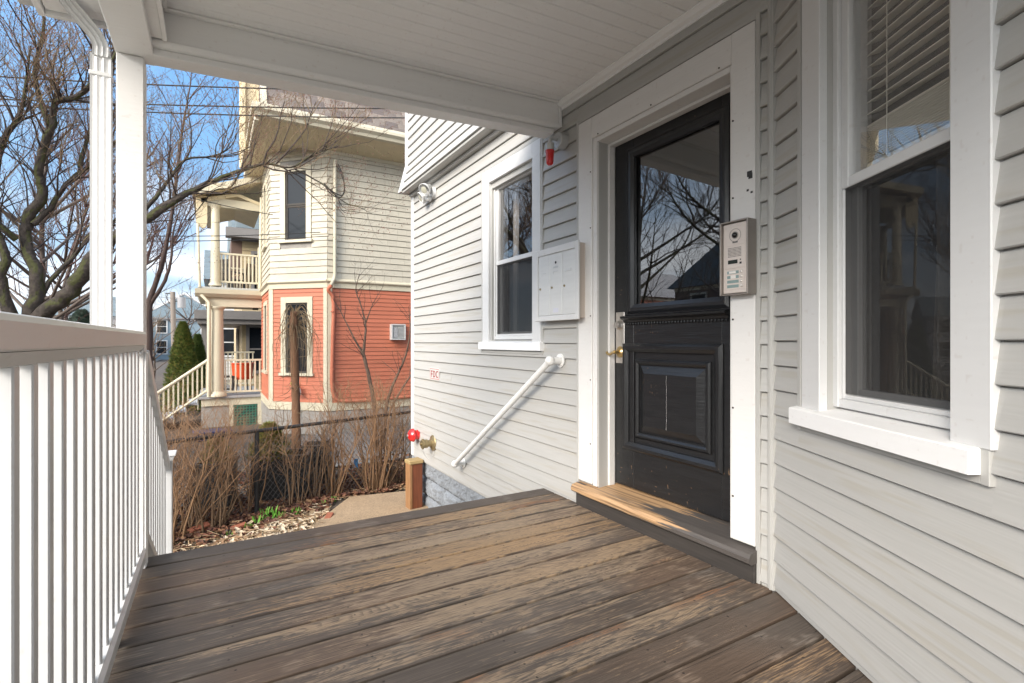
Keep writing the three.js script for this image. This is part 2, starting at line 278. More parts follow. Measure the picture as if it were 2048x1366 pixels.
gridSheet(-7.2, -5.8, -90, 40, 0.06, mWalk, 'sidewalk');
gridSheet(-16, -7.9, -90, 40, 0.03, mAsphalt, 'road');
gridSheet(-18.4, -16.9, -90, 40, 0.06, mWalk, 'sidewalk');

// ---------------------------------------------------------------- the grey house
const WX = 2.055, HS = 0.1025;
const house = thing('gray_house', 'pale gray clapboard house with black entry door and white window trim', 'house');
// one course of siding, clipped to [ya, yb] of its face; flare(y) moves it out
function course(x0, x1, y, ya, yb, h, flare = () => 0, lip = 0.0175) {
  if (yb >= y + h - 1e-6) yb -= 0.0045;   // slot under the next lip
  const o = (v) => 0.003 + (lip - 0.003) * (1 - (v - y) / h) + flare(v);
  const pr = ya <= y + 1e-6
    ? [[flare(ya) - 0.004, ya], [o(ya) - 0.003, ya], [o(ya), ya + 0.003], [o(yb), yb], [flare(yb) - 0.004, yb]]
    : [[flare(ya) - 0.004, ya], [o(ya), ya], [o(yb), yb], [flare(yb) - 0.004, yb]];
  return prism(pr, x0, x1, rnd() * 5, rnd() * 5);
}
function courses(wall, x0, x1, y0, y1, h, holes, mats, name, flare, lip) {
  for (let y = y0; y < y1 - 0.004; y += h) {
    const top = Math.min(y + h, y1); let cuts = [x0, x1];
    for (const H of holes) if (H[3] > y && H[2] < top) cuts.push(H[0], H[1]);
    cuts = [...new Set(cuts.filter((c) => c >= x0 && c <= x1))].sort((a, b) => a - b);
    const segs = [];
    for (let i = 0; i < cuts.length - 1; i++) {
      const mid = (cuts[i] + cuts[i + 1]) / 2; let a = y, b = top;
      for (const H of holes) if (mid > H[0] && mid < H[1] && H[3] > y && H[2] < top) { if (H[2] <= y && H[3] >= top) a = b; else if (H[2] > y) b = Math.min(b, H[2]); else a = Math.max(a, H[3]); }
      if (b - a < 0.004) continue; const l = segs[segs.length - 1];
      if (l && l[1] === cuts[i] && l[2] === a && l[3] === b) l[1] = cuts[i + 1]; else segs.push([cuts[i], cuts[i + 1], a, b]);
    }
    const cut = []; for (const q of segs) { if (q[1] - q[0] > 1.9 && rnd() < 0.3) { const m = mix(q[0], q[1], rr(0.25, 0.75)); cut.push([q[0], m - 0.0009, q[2], q[3]], [m + 0.0009, q[1], q[2], q[3]]); } else cut.push(q); }
    for (const [a, b, ya, yb] of cut) part(name, course(a, b, y, ya, yb, h, flare, lip), Array.isArray(mats) ? mats[Math.floor(rnd() * mats.length)] : mats, wall);
  }
}
function slab(x0, x1, y0, y1, holes, z0, z1) { // sheathing with openings
  const s = new THREE.Shape([[x0, y0], [x1, y0], [x1, y1], [x0, y1]].map(([a, b]) => new THREE.Vector2(a, b)));
  for (const [a, b, c, d] of holes) s.holes.push(new THREE.Path([[a, c], [a, d], [b, d], [b, c]].map(([p, q]) => new THREE.Vector2(p, q))));
  const g = new THREE.ExtrudeGeometry(s, { depth: z1 - z0, bevelEnabled: false }); g.translate(0, 0, z0); return uvM(g);
}
const FRONT = [[WX, 0, 0], -Math.PI / 2], BAYT = -(Math.PI - (Math.PI / 2 - YAW)), BAY = [[WX, 0, -1.309], BAYT];
const BL = 1.46; // bay side length
// --- front wall: local x = world z, local z = out
const frontWall = part('wall', slab(-5.88, -1.309, -0.30, 2.9, [[-2.46, -1.515, 0.05, 2.31], [-3.87, -3.20, 1.06, 2.36]], -0.16, -0.004), mSidingTrim, house);
frontWall.position.set(...FRONT[0]); frontWall.rotation.y = FRONT[1];
const doorHole = [-2.66, -1.366, -0.5, 2.475], winHole = [-4.03, -3.055, 0.955, 2.545];
courses(frontWall, -5.81, -1.330, -0.295, 2.80, HS, [doorHole, winHole], mSiding, 'siding_board');
part('corner_trim', mg(bx(-5.885, -5.81, -0.30, 2.8, -0.01, 0.022), bx(-5.885, -5.865, -0.30, 2.8, -0.12, -0.012)), mVinyl, frontWall);
part('starter_strip', bx(-5.81, -2.66, -0.312, -0.296, -0.01, 0.012), mSidingTrim, frontWall);
const jch = (x0, x1, y0, y1, w = 0.022, bottom = true) => mg(bx(x0, x0 + w, y0, y1, -0.004, 0.02, 0.002), bx(x1 - w, x1, y0, y1, -0.004, 0.02, 0.002), bx(x0 + w, x1 - w, y1 - w, y1, -0.004, 0.0185, 0.002), ...(bottom ? [bx(x0 + w, x1 - w, y0, y0 + w, -0.004, 0.0185, 0.002)] : []));
part('trim_channel', jch(-2.66, -1.366, 0.0, 2.475, 0.020, false), mSidingTrim, frontWall);
part('trim_channel', jch(-4.03, -3.055, 0.955, 2.545), mSidingTrim, frontWall);
part('corner_trim', mg(bx(-1.330, -1.320, 0.0, 2.7, -0.004, 0.022), bx(-1.3185, -1.306, 0.0, 2.7, -0.004, 0.03)), mSidingTrim, frontWall);
// --- bay wall
const bayWall = part('wall', slab(0, BL, -0.8, 2.9, [[0.355, 0.89, 0.80, 2.42]], -0.16, -0.004), mSidingTrim, house);
bayWall.position.set(...BAY[0]); bayWall.rotation.y = BAY[1];
courses(bayWall, 0.022, BL, 0.028, 2.80, HS, [[0.203, 0.995, 0.715, 2.545]], mSiding, 'siding_board');
part('trim_channel', jch(0.203, 0.995, 0.715, 2.545, 0.024), mSidingTrim, bayWall);
part('corner_trim', bx(0.002, 0.022, 0.0, 2.7, -0.004, 0.022), mSidingTrim, bayWall);
part('starter_strip', bx(0.0, BL, 0.004, 0.027, -0.004, 0.012), mSidingTrim, bayWall);
// bay front, past the frame
const bayEnd = new THREE.Vector3(BL, 0, 0).applyAxisAngle(V(0, 1, 0), BAYT).add(V(...BAY[0]));
const bayFront = part('wall', slab(0, 2.2, -0.8, 2.9, [], -0.16, -0.004), mSidingTrim, house); bayFront.position.copy(bayEnd); bayFront.rotation.y = -Math.PI / 2;
courses(bayFront, 0.03, 2.2, 0.028, 2.80, HS, [], mSiding, 'siding_board');
part('corner_trim', bx(-0.012, 0.03, 0.0, 2.7, -0.02, 0.024), mVinyl, bayFront);
// --- second floor, flared at the foot
const flare = (y) => 0.06 + 0.085 * Math.pow(Math.max(0, (3.14 - y) / 0.34), 1.2);
const upper = part('wall', slab(-5.88, 3, 2.86, 6.4, [], -0.16, 0.05), mSidingTrim, house); upper.position.set(...FRONT[0]); upper.rotation.y = FRONT[1];
courses(upper, -5.85, 3, 2.83, 6.3, HS, [], mSiding, 'siding_board', flare);
part('corner_trim', mg(prism([[0.0, 2.815], [flare(2.815) + 0.022, 2.815], [flare(3.14) + 0.022, 3.14], [0.0, 3.14]], -5.935, -5.85), bx(-5.92, -5.85, 3.14, 6.4, 0.0, 0.084)), mVinyl, upper);
part('flare_soffit', mg(bx(-5.90, 3, 2.80, 2.826, 0.0, 0.135), bx(-5.86, 3, 2.765, 2.798, 0.0, 0.05)), mSidingTrim, upper);
// side wall of the house, round the corner, and the roof above
const sideWall = part('wall', slab(0.164, 9, -0.30, 6.4, [], -0.16, -0.004), mSidingTrim, house); sideWall.position.set(WX, 0, -5.88); sideWall.rotation.y = Math.PI;
sideWall.position.x = WX + 9; part('siding_board', prism([[0, -0.3], [0.014, -0.3], [0.004, 6.3], [0, 6.3]], 0, 9), mSiding, sideWall);
part('roof', mg(bx(1.55, 11, 6.4, 6.55, -6.4, 3), prism([[-6.4, 6.56], [3, 6.56], [-1.7, 9.4]], 1.6, 11)), mRoofS[2], house);
part('foundation', plainBox(2.12, 11, -1.6, -0.302, -5.82, 3), mBlock, house);
{ // rock faced blocks
  const variants = [0, 1, 2, 3].map((s) => { const g = new THREE.BoxGeometry(0.392, 0.192, 0.05, 16, 9, 1); const p = g.attributes.position; for (let i = 0; i < p.count; i++) if (p.getZ(i) > 0) { const x = p.getX(i), y = p.getY(i), e = Math.min(0.196 - Math.abs(x), 0.096 - Math.abs(y)); p.setZ(i, 0.008 + sst(0, 0.03, e) * (0.008 + 0.03 * fbm(x * 22 + s * 9, y * 26 + s * 5, 4) + 0.012 * vnoise(x * 70, y * 70 + s))); } g.computeVertexNormals(); return uvM(toCreasedNormals(g, 0.25), s); });
  const fnd = sub('foundation_course', house, ...FRONT);
  for (let r = 0; r < 4; r++) for (let k = 0; k < 9; k++) { const m = part('block', variants[Math.floor(rnd() * 4)], mBlock, fnd); m.position.set(-5.68 + k * 0.4 + (r % 2) * 0.2 - 0.1, -0.402 - r * 0.2, -0.05); }
}
// --- windows
function makeWindow(par, fr, o) {
  const { x0, x1, y0, y1, ym, cw = 0.11, sx0, sx1, sillDepth = 0.055, zc = 0.024, rec = -0.035, screen = true } = o;
  const w = sub('window', par, ...fr);
  part('casing', mg(bx(x0 - cw, x0, y0 - 0.0, y1 + cw, -0.07, zc), bx(x1, x1 + cw, y0, y1 + cw, -0.07, zc), bx(x0, x1, y1, y1 + cw, -0.07, zc - 0.002)), mVinyl, w);
  part('sill', prism([[-0.09, y0 - 0.062], [sillDepth, y0 - 0.062], [sillDepth, y0 - 0.006], [sillDepth - 0.004, y0 - 0.002], [-0.09, y0 + 0.022]], sx0, sx1), mWhite, w);
  const fw = 0.03, z1 = rec + 0.012;
  part('frame', mg(bx(x0, x0 + fw, y0 + 0.02, y1, -0.13, z1), bx(x1 - fw, x1, y0 + 0.02, y1, -0.13, z1), bx(x0 + fw, x1 - fw, y1 - fw, y1, -0.13, z1 - 0.002), bx(x0 + fw, x1 - fw, y0 + 0.02, y0 + 0.05, -0.13, z1 - 0.004)), mVinyl, w);
  const sash = (nm, ya, yb, z) => {
    const a = x0 + fw, b = x1 - fw, s = 0.036;
    part(nm, mg(bx(a, a + s, ya, yb, z - 0.03, z), bx(b - s, b, ya, yb, z - 0.03, z), bx(a + s, b - s, yb - s, yb, z - 0.03, z - 0.001), bx(a + s, b - s, ya, ya + s, z - 0.03, z - 0.001)), mVinyl, w);
    part('glass', plainBox(a + s - 0.004, b - s + 0.004, ya + s - 0.004, yb - s + 0.004, z - 0.016, z - 0.0155).scale(1, 1, 1), mGlass, w);
  };
  sash('upper_sash', ym - 0.02, y1 - fw + 0.002, rec); sash('lower_sash', y0 + 0.05, ym + 0.016, rec - 0.034);
  if (screen) { part('insect_screen', new THREE.PlaneGeometry(x1 - x0 - 2 * fw - 0.02, ym - y0 - 0.09).translate((x0 + x1) / 2, (ym + y0 + 0.05) / 2, rec - 0.006), mScreen, w); part('screen_frame', mg(bx(x0 + fw, x0 + fw + 0.014, y0 + 0.05, ym - 0.022, rec - 0.012, rec), bx(x1 - fw - 0.014, x1 - fw, y0 + 0.05, ym - 0.022, rec - 0.012, rec), bx(x0 + fw + 0.014, x1 - fw - 0.014, y0 + 0.05, y0 + 0.066, rec - 0.012, rec - 0.001)), mVinyl, w); }
  return w;
}
const winA = makeWindow(house, FRONT, { x0: -3.885, x1: -3.19, y0: 1.045, y1: 2.41, ym: 1.72, cw: 0.112, sx0: -4.035, sx1: -3.05, sillDepth: 0.045 });
const winB = makeWindow(house, BAY, { x0: 0.352, x1: 0.892, y0: 0.80, y1: 2.41, ym: 1.60, cw: 0.112, sx0: 0.20, sx1: 0.972, sillDepth: 0.05 });
// blind behind the bay window's upper sash: open slats above, gathered stack below
{
  const mSlat = M(0.72, 0.69, 0.60, 0.5), xa = 0.40, xb = 0.845; const g = at(cb(xb - xa, 0.0032, 0.05, 0.0012), (xa + xb) / 2, 0, -0.135, 0.30);
  for (let k = 0; k < 17; k++) { const m = part('blind_slat', g, mSlat, winB); m.position.y = 1.80 + k * 0.0405; }
  const g2 = at(cb(xb - xa, 0.003, 0.05, 0.0012), (xa + xb) / 2, 0, -0.135, 0.04);
  for (let k = 0; k < 16; k++) { const m = part('blind_slat', g2, mSlat, winB); m.position.y = 1.672 + k * 0.0078; }
  part('bottom_rail', bx(xa, xb, 1.640, 1.664, -0.16, -0.11), mSlat, winB);
  for (const x of [0.50, 0.74]) part('blind_cord', pipe([[x, 1.66, -0.108], [x, 2.4, -0.108]], 0.0016, 5), mSlat, winB);
}
function curtain(par, x0, x1, y0, y1, z, mat, folds) { // hanging cloth with folds
  const n = folds * 8, g = new THREE.PlaneGeometry(x1 - x0, y1 - y0, n, 6), p = g.attributes.position; for (let i = 0; i < p.count; i++) p.setZ(i, 0.022 * Math.sin(p.getX(i) / (x1 - x0) * folds * 6.283 + 0.5 * Math.sin(p.getY(i) * 4)) + 0.01 * Math.sin(p.getX(i) * 40)); g.computeVertexNormals(); g.translate((x0 + x1) / 2, (y0 + y1) / 2, z); return part('curtain', g, mat, par);
}
curtain(winB, 0.52, 0.92, 0.78, 1.66, -0.24, M(0.30, 0.26, 0.21, 0.95), 7);
curtain(winA, -3.88, -3.78, 1.05, 2.4, -0.22, M(0.35, 0.33, 0.31, 0.95), 3);
// window sticker
{
  const c = document.createElement('canvas'); c.width = 128; c.height = 128; const k = c.getContext('2d'); k.fillStyle = '#e9edf2'; k.fillRect(0, 0, 128, 128); k.fillStyle = '#2b4a8c'; k.font = 'bold 26px sans-serif'; k.fillText('1-800-', 8, 36); k.font = 'italic bold 44px sans-serif'; k.fillText('secu', 8, 98); k.fillRect(8, 108, 112, 6);
  const t = new THREE.CanvasTexture(c); t.colorSpace = THREE.SRGBColorSpace; const g = new THREE.PlaneGeometry(0.045, 0.07); g.translate(0.795, 0.975, -0.0835); part('sticker', g, new THREE.MeshStandardMaterial({ map: t, roughness: 0.5 }), winB);
}
// dark rooms behind the openings
function room(x0, x1, y0, y1, d, fr, mat) { const r = mg(plainBox(x0, x1, y0, y1, -d - 0.05, -d), plainBox(x0 - 0.05, x0, y0, y1, -d, -0.165), plainBox(x1, x1 + 0.05, y0, y1, -d, -0.165), plainBox(x0, x1, y0 - 0.05, y0, -d, -0.165), plainBox(x0, x1, y1, y1 + 0.05, -d, -0.165)); const m = part('interior_room', r, mat, house); m.position.set(...fr[0]); m.rotation.y = fr[1]; }
room(-2.75, -1.42, 0.05, 2.75, 2.6, FRONT, M(0.07, 0.062, 0.055, 0.9)); room(-4.3, -2.85, 0.3, 2.75, 2.4, FRONT, M(0.06, 0.06, 0.06, 0.9)); room(0.16, 1.3, 0.3, 2.7, 0.8, BAY, M(0.05, 0.047, 0.042, 0.9));

// --- entry door, its casing and threshold
const entry = sub('door_casing', house, ...FRONT);
part('casing_board', bx(-2.636, -2.50, 0.16, 2.45, -0.07, 0.022), mCasing, entry);
part('casing_board', bx(-1.505, -1.387, 0.155, 2.45, -0.07, 0.022), mCasing, entry);
part('casing_board', bx(-2.50, -1.505, 2.315, 2.45, -0.07, 0.0205), mCasing, entry);
part('jamb', mg(bx(-2.50, -2.462, 0.15, 2.315, -0.19, 0.012), bx(-1.519, -1.5055, 0.15, 2.315, -0.19, 0.012), bx(-2.462, -1.519, 2.285, 2.314, -0.19, 0.012)), mCasing, entry);
part('door_stop', mg(bx(-2.462, -2.446, 0.15, 2.285, -0.122, -0.075), bx(-2.446, -1.53, 2.268, 2.2845, -0.122, -0.075)), mCasing, entry);
{ // screws along the casing edge
  const s = []; for (const y of [0.35, 0.75, 1.15, 1.7, 2.05]) s.push(at(rod(0.0045, 0.003, 0, 0, 0, 8), -1.495, y, 0.0235, Math.PI / 2), at(rod(0.0045, 0.003, 0, 0, 0, 8), -2.51, y + 0.06, 0.0235, Math.PI / 2));
  for (const x of [-2.44, -2.0, -1.57]) s.push(at(rod(0.0045, 0.003, 0, 0, 0, 8), x, 2.325, 0.022, Math.PI / 2)); part('screws', mg(s), mDark, entry);
  part('paint_chip', mg(bx(-1.425, -1.400, 1.775, 1.80, 0.02, 0.0232, 0.001), bx(-1.418, -1.398, 1.765, 1.79, 0.02, 0.0236, 0.001), bx(-1.427, -1.416, 1.712, 1.722, 0.02, 0.0232, 0.001), bx(-1.408, -1.397, 1.70, 1.709, 0.02, 0.0232, 0.001)), mBlack, entry);
}
{
  const g = prism([[-0.2, 0.10], [0.058, 0.085], [0.072, 0.095], [0.074, 0.115], [0.064, 0.132], [0.02, 0.142], [-0.2, 0.158]], -2.646, -1.378);
  const p = g.attributes.position, uv = g.attributes.uv; for (let i = 0; i < p.count; i++) uv.setXY(i, p.getX(i) + 2.646, p.getZ(i) + p.getY(i) + 0.15);
  part('threshold', g, mSill, entry); part('riser_board', bx(-2.642, -1.38, -0.012, 0.093, -0.02, 0.036), mDarkWood, entry);
}
const door = sub('door', house, [WX, 0, 0], -Math.PI / 2);
{
  const zf = -0.125, zb = -0.168, X0 = -2.446, X1 = -1.521, Y0 = 0.165, Y1 = 2.283, gx0 = -2.285, gx1 = -1.667, gy0 = 1.262, gy1 = 2.17, px0 = -2.372, px1 = -1.655, py0 = 0.392, py1 = 1.038;
  part('door_leaf', mg(bx(X0, gx0, Y0, Y1, zb, zf, 0.002), bx(gx1, X1, Y0, Y1, zb, zf, 0.002), bx(gx0, gx1, gy1, Y1, zb, zf, 0.002), bx(gx0, gx1, 1.0, gy0, zb, zf, 0.002), bx(gx0, gx1, Y0, 0.43, zb, zf, 0.002), plainBox(gx0, gx1, 0.43, 1.0, zb + 0.004, zf - 0.012)), mDoor, door);
  const ringM = (x0, x1, y0, y1, w, out, z) => { const pr = [[z - 0.01, 0], [z + out * 0.4, 0], [z + out, w * 0.3], [z + out, w * 0.62], [z + out * 0.35, w], [z - 0.01, w]]; const L = [];
    const one = (len, ox, oy, rot) => { const g = prism(pr, 0, len); const p = g.attributes.position; for (let i = 0; i < p.count; i++) { const y = p.getY(i); p.setX(i, p.getX(i) < len / 2 ? y : len - y); } g.computeVertexNormals(); g.applyMatrix4(new THREE.Matrix4().makeRotationZ(rot).setPosition(ox, oy, 0)); L.push(g); };
    one(x1 - x0, x0, y0, 0); one(y1 - y0, x1, y0, Math.PI / 2); one(x1 - x0, x1, y1, Math.PI); one(y1 - y0, x0, y1, -Math.PI / 2); return mg(L); };
  part('glass_moulding', mg(ringM(gx0 - 0.045, gx1 + 0.045, gy0 - 0.045, gy1 + 0.045, 0.055, 0.016, zf), ringM(gx0 - 0.004, gx1 + 0.004, gy0 - 0.004, gy1 + 0.004, 0.016, 0.004, zf - 0.006)), mDoor, door);
  part('glass', plainBox(gx0, gx1, gy0, gy1, zf - 0.022, zf - 0.0215), mGlass, door);
  part('panel_moulding', ringM(px0, px1, py0, py1, 0.05, 0.022, zf), mDoor, door);
  part('inner_moulding', ringM(-2.275, -1.735, 0.475, 0.945, 0.03, 0.013, zf - 0.006), mDoor, door);
  const rp = (x0, x1, y0, y1, b) => { const P = []; for (const [a, c, z] of [[0, 0, zf - 0.014], [b, 0, zf + 0.008]]) for (const x of [x0 + a, x1 - a]) for (const y of [y0 + a, y1 - a]) P.push(V(x, y, z)); for (const x of [x0, x1]) for (const y of [y0, y1]) P.push(V(x, y, zf - 0.03)); return uvM(new ConvexGeometry(P)); };
  part('raised_panel', rp(-2.243, -1.767, 0.507, 0.913, 0.05), mDoor, door);
  part('panel_crack', new Tubes().add(Array.from({ length: 18 }, (_, i) => V(-2.02 + 0.003 * (hash2(i, 5) - 0.5), 0.556 + i * 0.0178, zf + 0.0078)), 0.0006 + 0, 4).geo(), mCasing, door);
  part('ledge', prism([[zf - 0.01, 1.165], [zf + 0.012, 1.165], [zf + 0.018, 1.178], [zf + 0.04, 1.19], [zf + 0.042, 1.202], [zf - 0.01, 1.212]], -2.36, -1.62), mDoor, door);
  for (let k = 0; k < 34; k++) part('dentil', cb(0.011, 0.014, 0.014, 0.0015), mDoor, door).position.set(-2.345 + k * 0.0215, 1.157, zf + 0.005);
  part('lock_plate', bx(-2.438, -2.362, 0.915, 1.232, zf - 0.002, zf + 0.0045), mSteel, door);
  part('deadbolt', mg(at(new THREE.CylinderGeometry(0.026, 0.033, 0.014, 24), -2.40, 1.152, zf + 0.011, Math.PI / 2), at(new THREE.CylinderGeometry(0.021, 0.026, 0.016, 24), -2.40, 1.152, zf + 0.026, Math.PI / 2), at(new THREE.CylinderGeometry(0.014, 0.017, 0.006, 20), -2.40, 1.152, zf + 0.037, Math.PI / 2)), mSteel, door);
  part('lever_handle', mg(at(new THREE.CylinderGeometry(0.02, 0.036, 0.014, 24), -2.398, 0.985, zf + 0.012, Math.PI / 2), at(new THREE.CylinderGeometry(0.011, 0.014, 0.04, 16), -2.398, 0.985, zf + 0.035, Math.PI / 2), new Tubes().add(smooth([[-2.392, 0.985, zf + 0.055], [-2.405, 0.982, zf + 0.06], [-2.42, 0.972, zf + 0.064], [-2.442, 0.973, zf + 0.066], [-2.455, 0.984, zf + 0.062]], 5), 0.0075, 10).geo()), mBrass, door);
}

// ---------------------------------------------------------------- things on the house front (local frame: x = world z, z = out from the wall)
const wallThing = (name, label, cat, z, y, out = 0) => thing(name, label, cat, [WX - out, y, z], -Math.PI / 2);
{ // mailboxes
  const t = wallThing('mailbox', 'pale gray three-door wall mailbox beside the entry door', 'mailbox', -2.80, 1.19, 0.022);
  const m = M(0.68, 0.68, 0.665, 0.38, { metalness: 0.15, map: patchA }), mB = M(0.50, 0.43, 0.37, 0.6);
  part('box', bx(-0.235, 0.235, 0.01, 0.487, -0.02, 0.05), mB, t);
  part('frame', mg(bx(-0.25, -0.215, 0, 0.497, 0.05, 0.066), bx(0.215, 0.25, 0, 0.497, 0.05, 0.066), bx(-0.215, 0.215, 0, 0.036, 0.05, 0.0655), bx(-0.215, 0.215, 0.452, 0.497, 0.05, 0.0655)), mVinyl, t);
  for (let k = 0; k < 3; k++) {
    const x = -0.141 + k * 0.1415, d = part('mailbox_door', cb(0.138, 0.412, 0.006, 0.0015), m, t); d.position.set(x, 0.244, 0.058);
    part('lock', at(rod(0.008, 0.006, 0, 0, 0, 14), -0.044, -0.02, 0.005, Math.PI / 2), mOldBrass, d);
    part('name_slot', mg(bx(-0.03, 0.03, 0.084, 0.087, 0.003, 0.006, 0.0005), bx(-0.03, -0.028, 0.068, 0.084, 0.003, 0.006, 0.0005)), mGalv, d);
    if (k === 2) part('name_tag', bx(-0.032, 0.03, 0.072, 0.084, 0.003, 0.008, 0.001), mVinyl, d);
    if (k === 1) { part('view_hole', at(rod(0.009, 0.003, 0, 0, 0, 16), 0, 0.145, 0.0035, Math.PI / 2), mBlack, d); part('label_plate', bx(-0.03, 0.03, 0.108, 0.12, 0.003, 0.0045, 0.0005), mGalv, d); part('sticker', bx(-0.03, 0.03, -0.19, -0.16, 0.003, 0.0038, 0.0003), M(0.62, 0.62, 0.68, 0.6), d); }
  }
}
{ // intercom
  const t = wallThing('intercom', 'beige metal video intercom panel on the white door casing', 'intercom', -1.449, 1.256, 0.022);
  const mF = M(0.66, 0.585, 0.53, 0.38, { metalness: 0.25 }), mH = M(0.30, 0.27, 0.245, 0.4, { metalness: 0.5 });
  part('hood', mg(bx(-0.07, -0.064, 0, 0.326, 0, 0.062, 0.001), bx(0.064, 0.07, 0, 0.326, 0, 0.062, 0.001), bx(-0.064, 0.064, 0.32, 0.326, 0, 0.062, 0.001), bx(-0.064, 0.064, 0, 0.005, 0, 0.05, 0.001), plainBox(-0.064, 0.064, 0.005, 0.32, 0, 0.02)), mH, t);
  part('face_plate', bx(-0.062, 0.062, 0.008, 0.317, 0.02, 0.047, 0.002), mF, t);
  const z = 0.047;
  for (const [a, b] of [[0.222, 0.302], [0.118, 0.219], [0.024, 0.115]]) part('module', bx(-0.05, 0.05, a, b, z - 0.004, z + 0.0016, 0.0008), mF, t);
  const cam = part('camera', mg(at(new THREE.TorusGeometry(0.028, 0.0012, 6, 32), 0, 0.263, z + 0.002), at(rod(0.0155, 0.004, 0, 0, 0, 24), 0, 0.263, z + 0.0025, Math.PI / 2)), mH, t);
  part('lens', at(new THREE.SphereGeometry(0.0125, 20, 12), 0, 0.263, z + 0.004), M(0.01, 0.01, 0.012, 0.05), cam);
  part('light_window', bx(-0.013, 0.013, 0.229, 0.236, z + 0.001, z + 0.003, 0.001), M(0.12, 0.11, 0.1, 0.3), t);
  const holes = []; for (let i = 0; i < 11; i++) for (let j = 0; j < 7; j++) holes.push(at(cb(0.0034, 0.0034, 0.001, 0.0003), -0.034 + i * 0.0062, 0.170 + j * 0.0062, z + 0.0018)); part('speaker_holes', mg(holes), mBlack, t);
  part('display', bx(-0.036, 0.012, 0.138, 0.155, z + 0.001, z + 0.0026, 0.0006), M(0.03, 0.035, 0.03, 0.1), t);
  part('sensor', mg(bx(0.022, 0.032, 0.134, 0.143, z + 0.001, z + 0.0025, 0.0005), at(rod(0.003, 0.002, 0, 0, 0, 10), 0.027, 0.153, z + 0.002, Math.PI / 2)), mBlack, t);
  const mTeal = M(0.23, 0.31, 0.30, 0.15), mTag = M(0.75, 0.72, 0.68, 0.5);
  for (let k = 0; k < 4; k++) { const y = 0.10 - k * 0.0205; const s = part('name_plate', bx(-0.04, 0.018, y - 0.0065, y + 0.0065, z + 0.001, z + 0.0026, 0.0005), mTeal, t); if (k < 2) part('name_tag', k ? bx(-0.022, 0.004, y - 0.0065, y + 0.0075, z + 0.0026, z + 0.0032, 0.0002) : bx(-0.03, 0.004, y - 0.005, y + 0.005, z + 0.0026, z + 0.0032, 0.0002), mTag, s); part('call_button', at(new THREE.SphereGeometry(0.0068, 14, 8), 0.031, y, z + 0.0015).scale(1, 1, 1), M(0.72, 0.69, 0.64, 0.25, { metalness: 0.4 }), t); }
}
{ // red beacon lamp
  const t = wallThing('beacon_lamp', 'red globe warning lamp on gray junction box under the porch beam', 'lamp', -2.80, 2.35, 0.014);
  part('junction_box', at(new THREE.CylinderGeometry(0.052, 0.056, 0.052, 28), 0, 0.05, 0.026, Math.PI / 2), mGalv, t);
  part('cover_plate', mg(at(new THREE.CylinderGeometry(0.05, 0.052, 0.006, 28), 0, 0.05, 0.055, Math.PI / 2), at(rod(0.006, 0.004, 0, 0, 0, 8), 0.03, 0.06, 0.059, Math.PI / 2), at(rod(0.006, 0.004, 0, 0, 0, 8), -0.01, 0.022, 0.059, Math.PI / 2)), mGalv, t);
  part('elbow', new Tubes().add(smooth([[-0.005, 0.055, 0.055], [-0.008, 0.058, 0.09], [-0.01, 0.045, 0.108], [-0.01, 0.01, 0.11]], 6), 0.013, 14).geo(), mGalv, t);
  part('socket', rod(0.03, 0.045, -0.01, -0.005, 0.11, 24), mGalv, t);
  part('globe', at(new THREE.LatheGeometry([[0.0, -0.078], [0.012, -0.077], [0.022, -0.068], [0.026, -0.05], [0.028, 0], [0.031, 0.012], [0.031, 0.022]].map(([r, y]) => new THREE.Vector2(r, y)), 28), -0.01, -0.05, 0.11), M(0.68, 0.008, 0.012, 0.12, { clearcoat: 1, transmission: 0.25, thickness: 0.0 }), t);
}
{ // flood lamp, two heads
  const t = wallThing('flood_light', 'white twin-head flood light on gray siding under the upper floor overhang', 'flood light', -5.17, 2.62, 0.012);
  part('base', mg(at(new THREE.CylinderGeometry(0.06, 0.066, 0.03, 24), 0, 0.03, 0.015, Math.PI / 2), at(rod(0.018, 0.06, 0, 0, 0, 12), -0.02, 0.04, 0.05, Math.PI / 2)), mVinyl, t);
  const head = (x, y, z, rx, ry) => { const h = sub('lamp_head', t, [x, y, z]); h.rotation.set(rx, ry, 0, 'YXZ'); part('shade', new THREE.LatheGeometry([[0.0, -0.12], [0.025, -0.115], [0.032, -0.07], [0.062, -0.03], [0.068, 0.0], [0.064, 0.002]].map(([r, yy]) => new THREE.Vector2(r, yy)), 28).rotateX(Math.PI / 2), mVinyl, h); part('lens', new THREE.SphereGeometry(0.064, 24, 8, 0, 6.283, 0, 0.6).scale(1, 0.3, 1).rotateX(Math.PI / 2).translate(0, 0, -0.012), M(0.42, 0.41, 0.33, 0.12), h); };
  head(0.05, 0.03, 0.13, 0.55, 0.5); head(-0.14, -0.01, 0.10, 0.5, -0.1);
  part('motion_sensor', bx(-0.06, 0.0, -0.055, -0.005, 0.02, 0.075, 0.01), mVinyl, t);
}
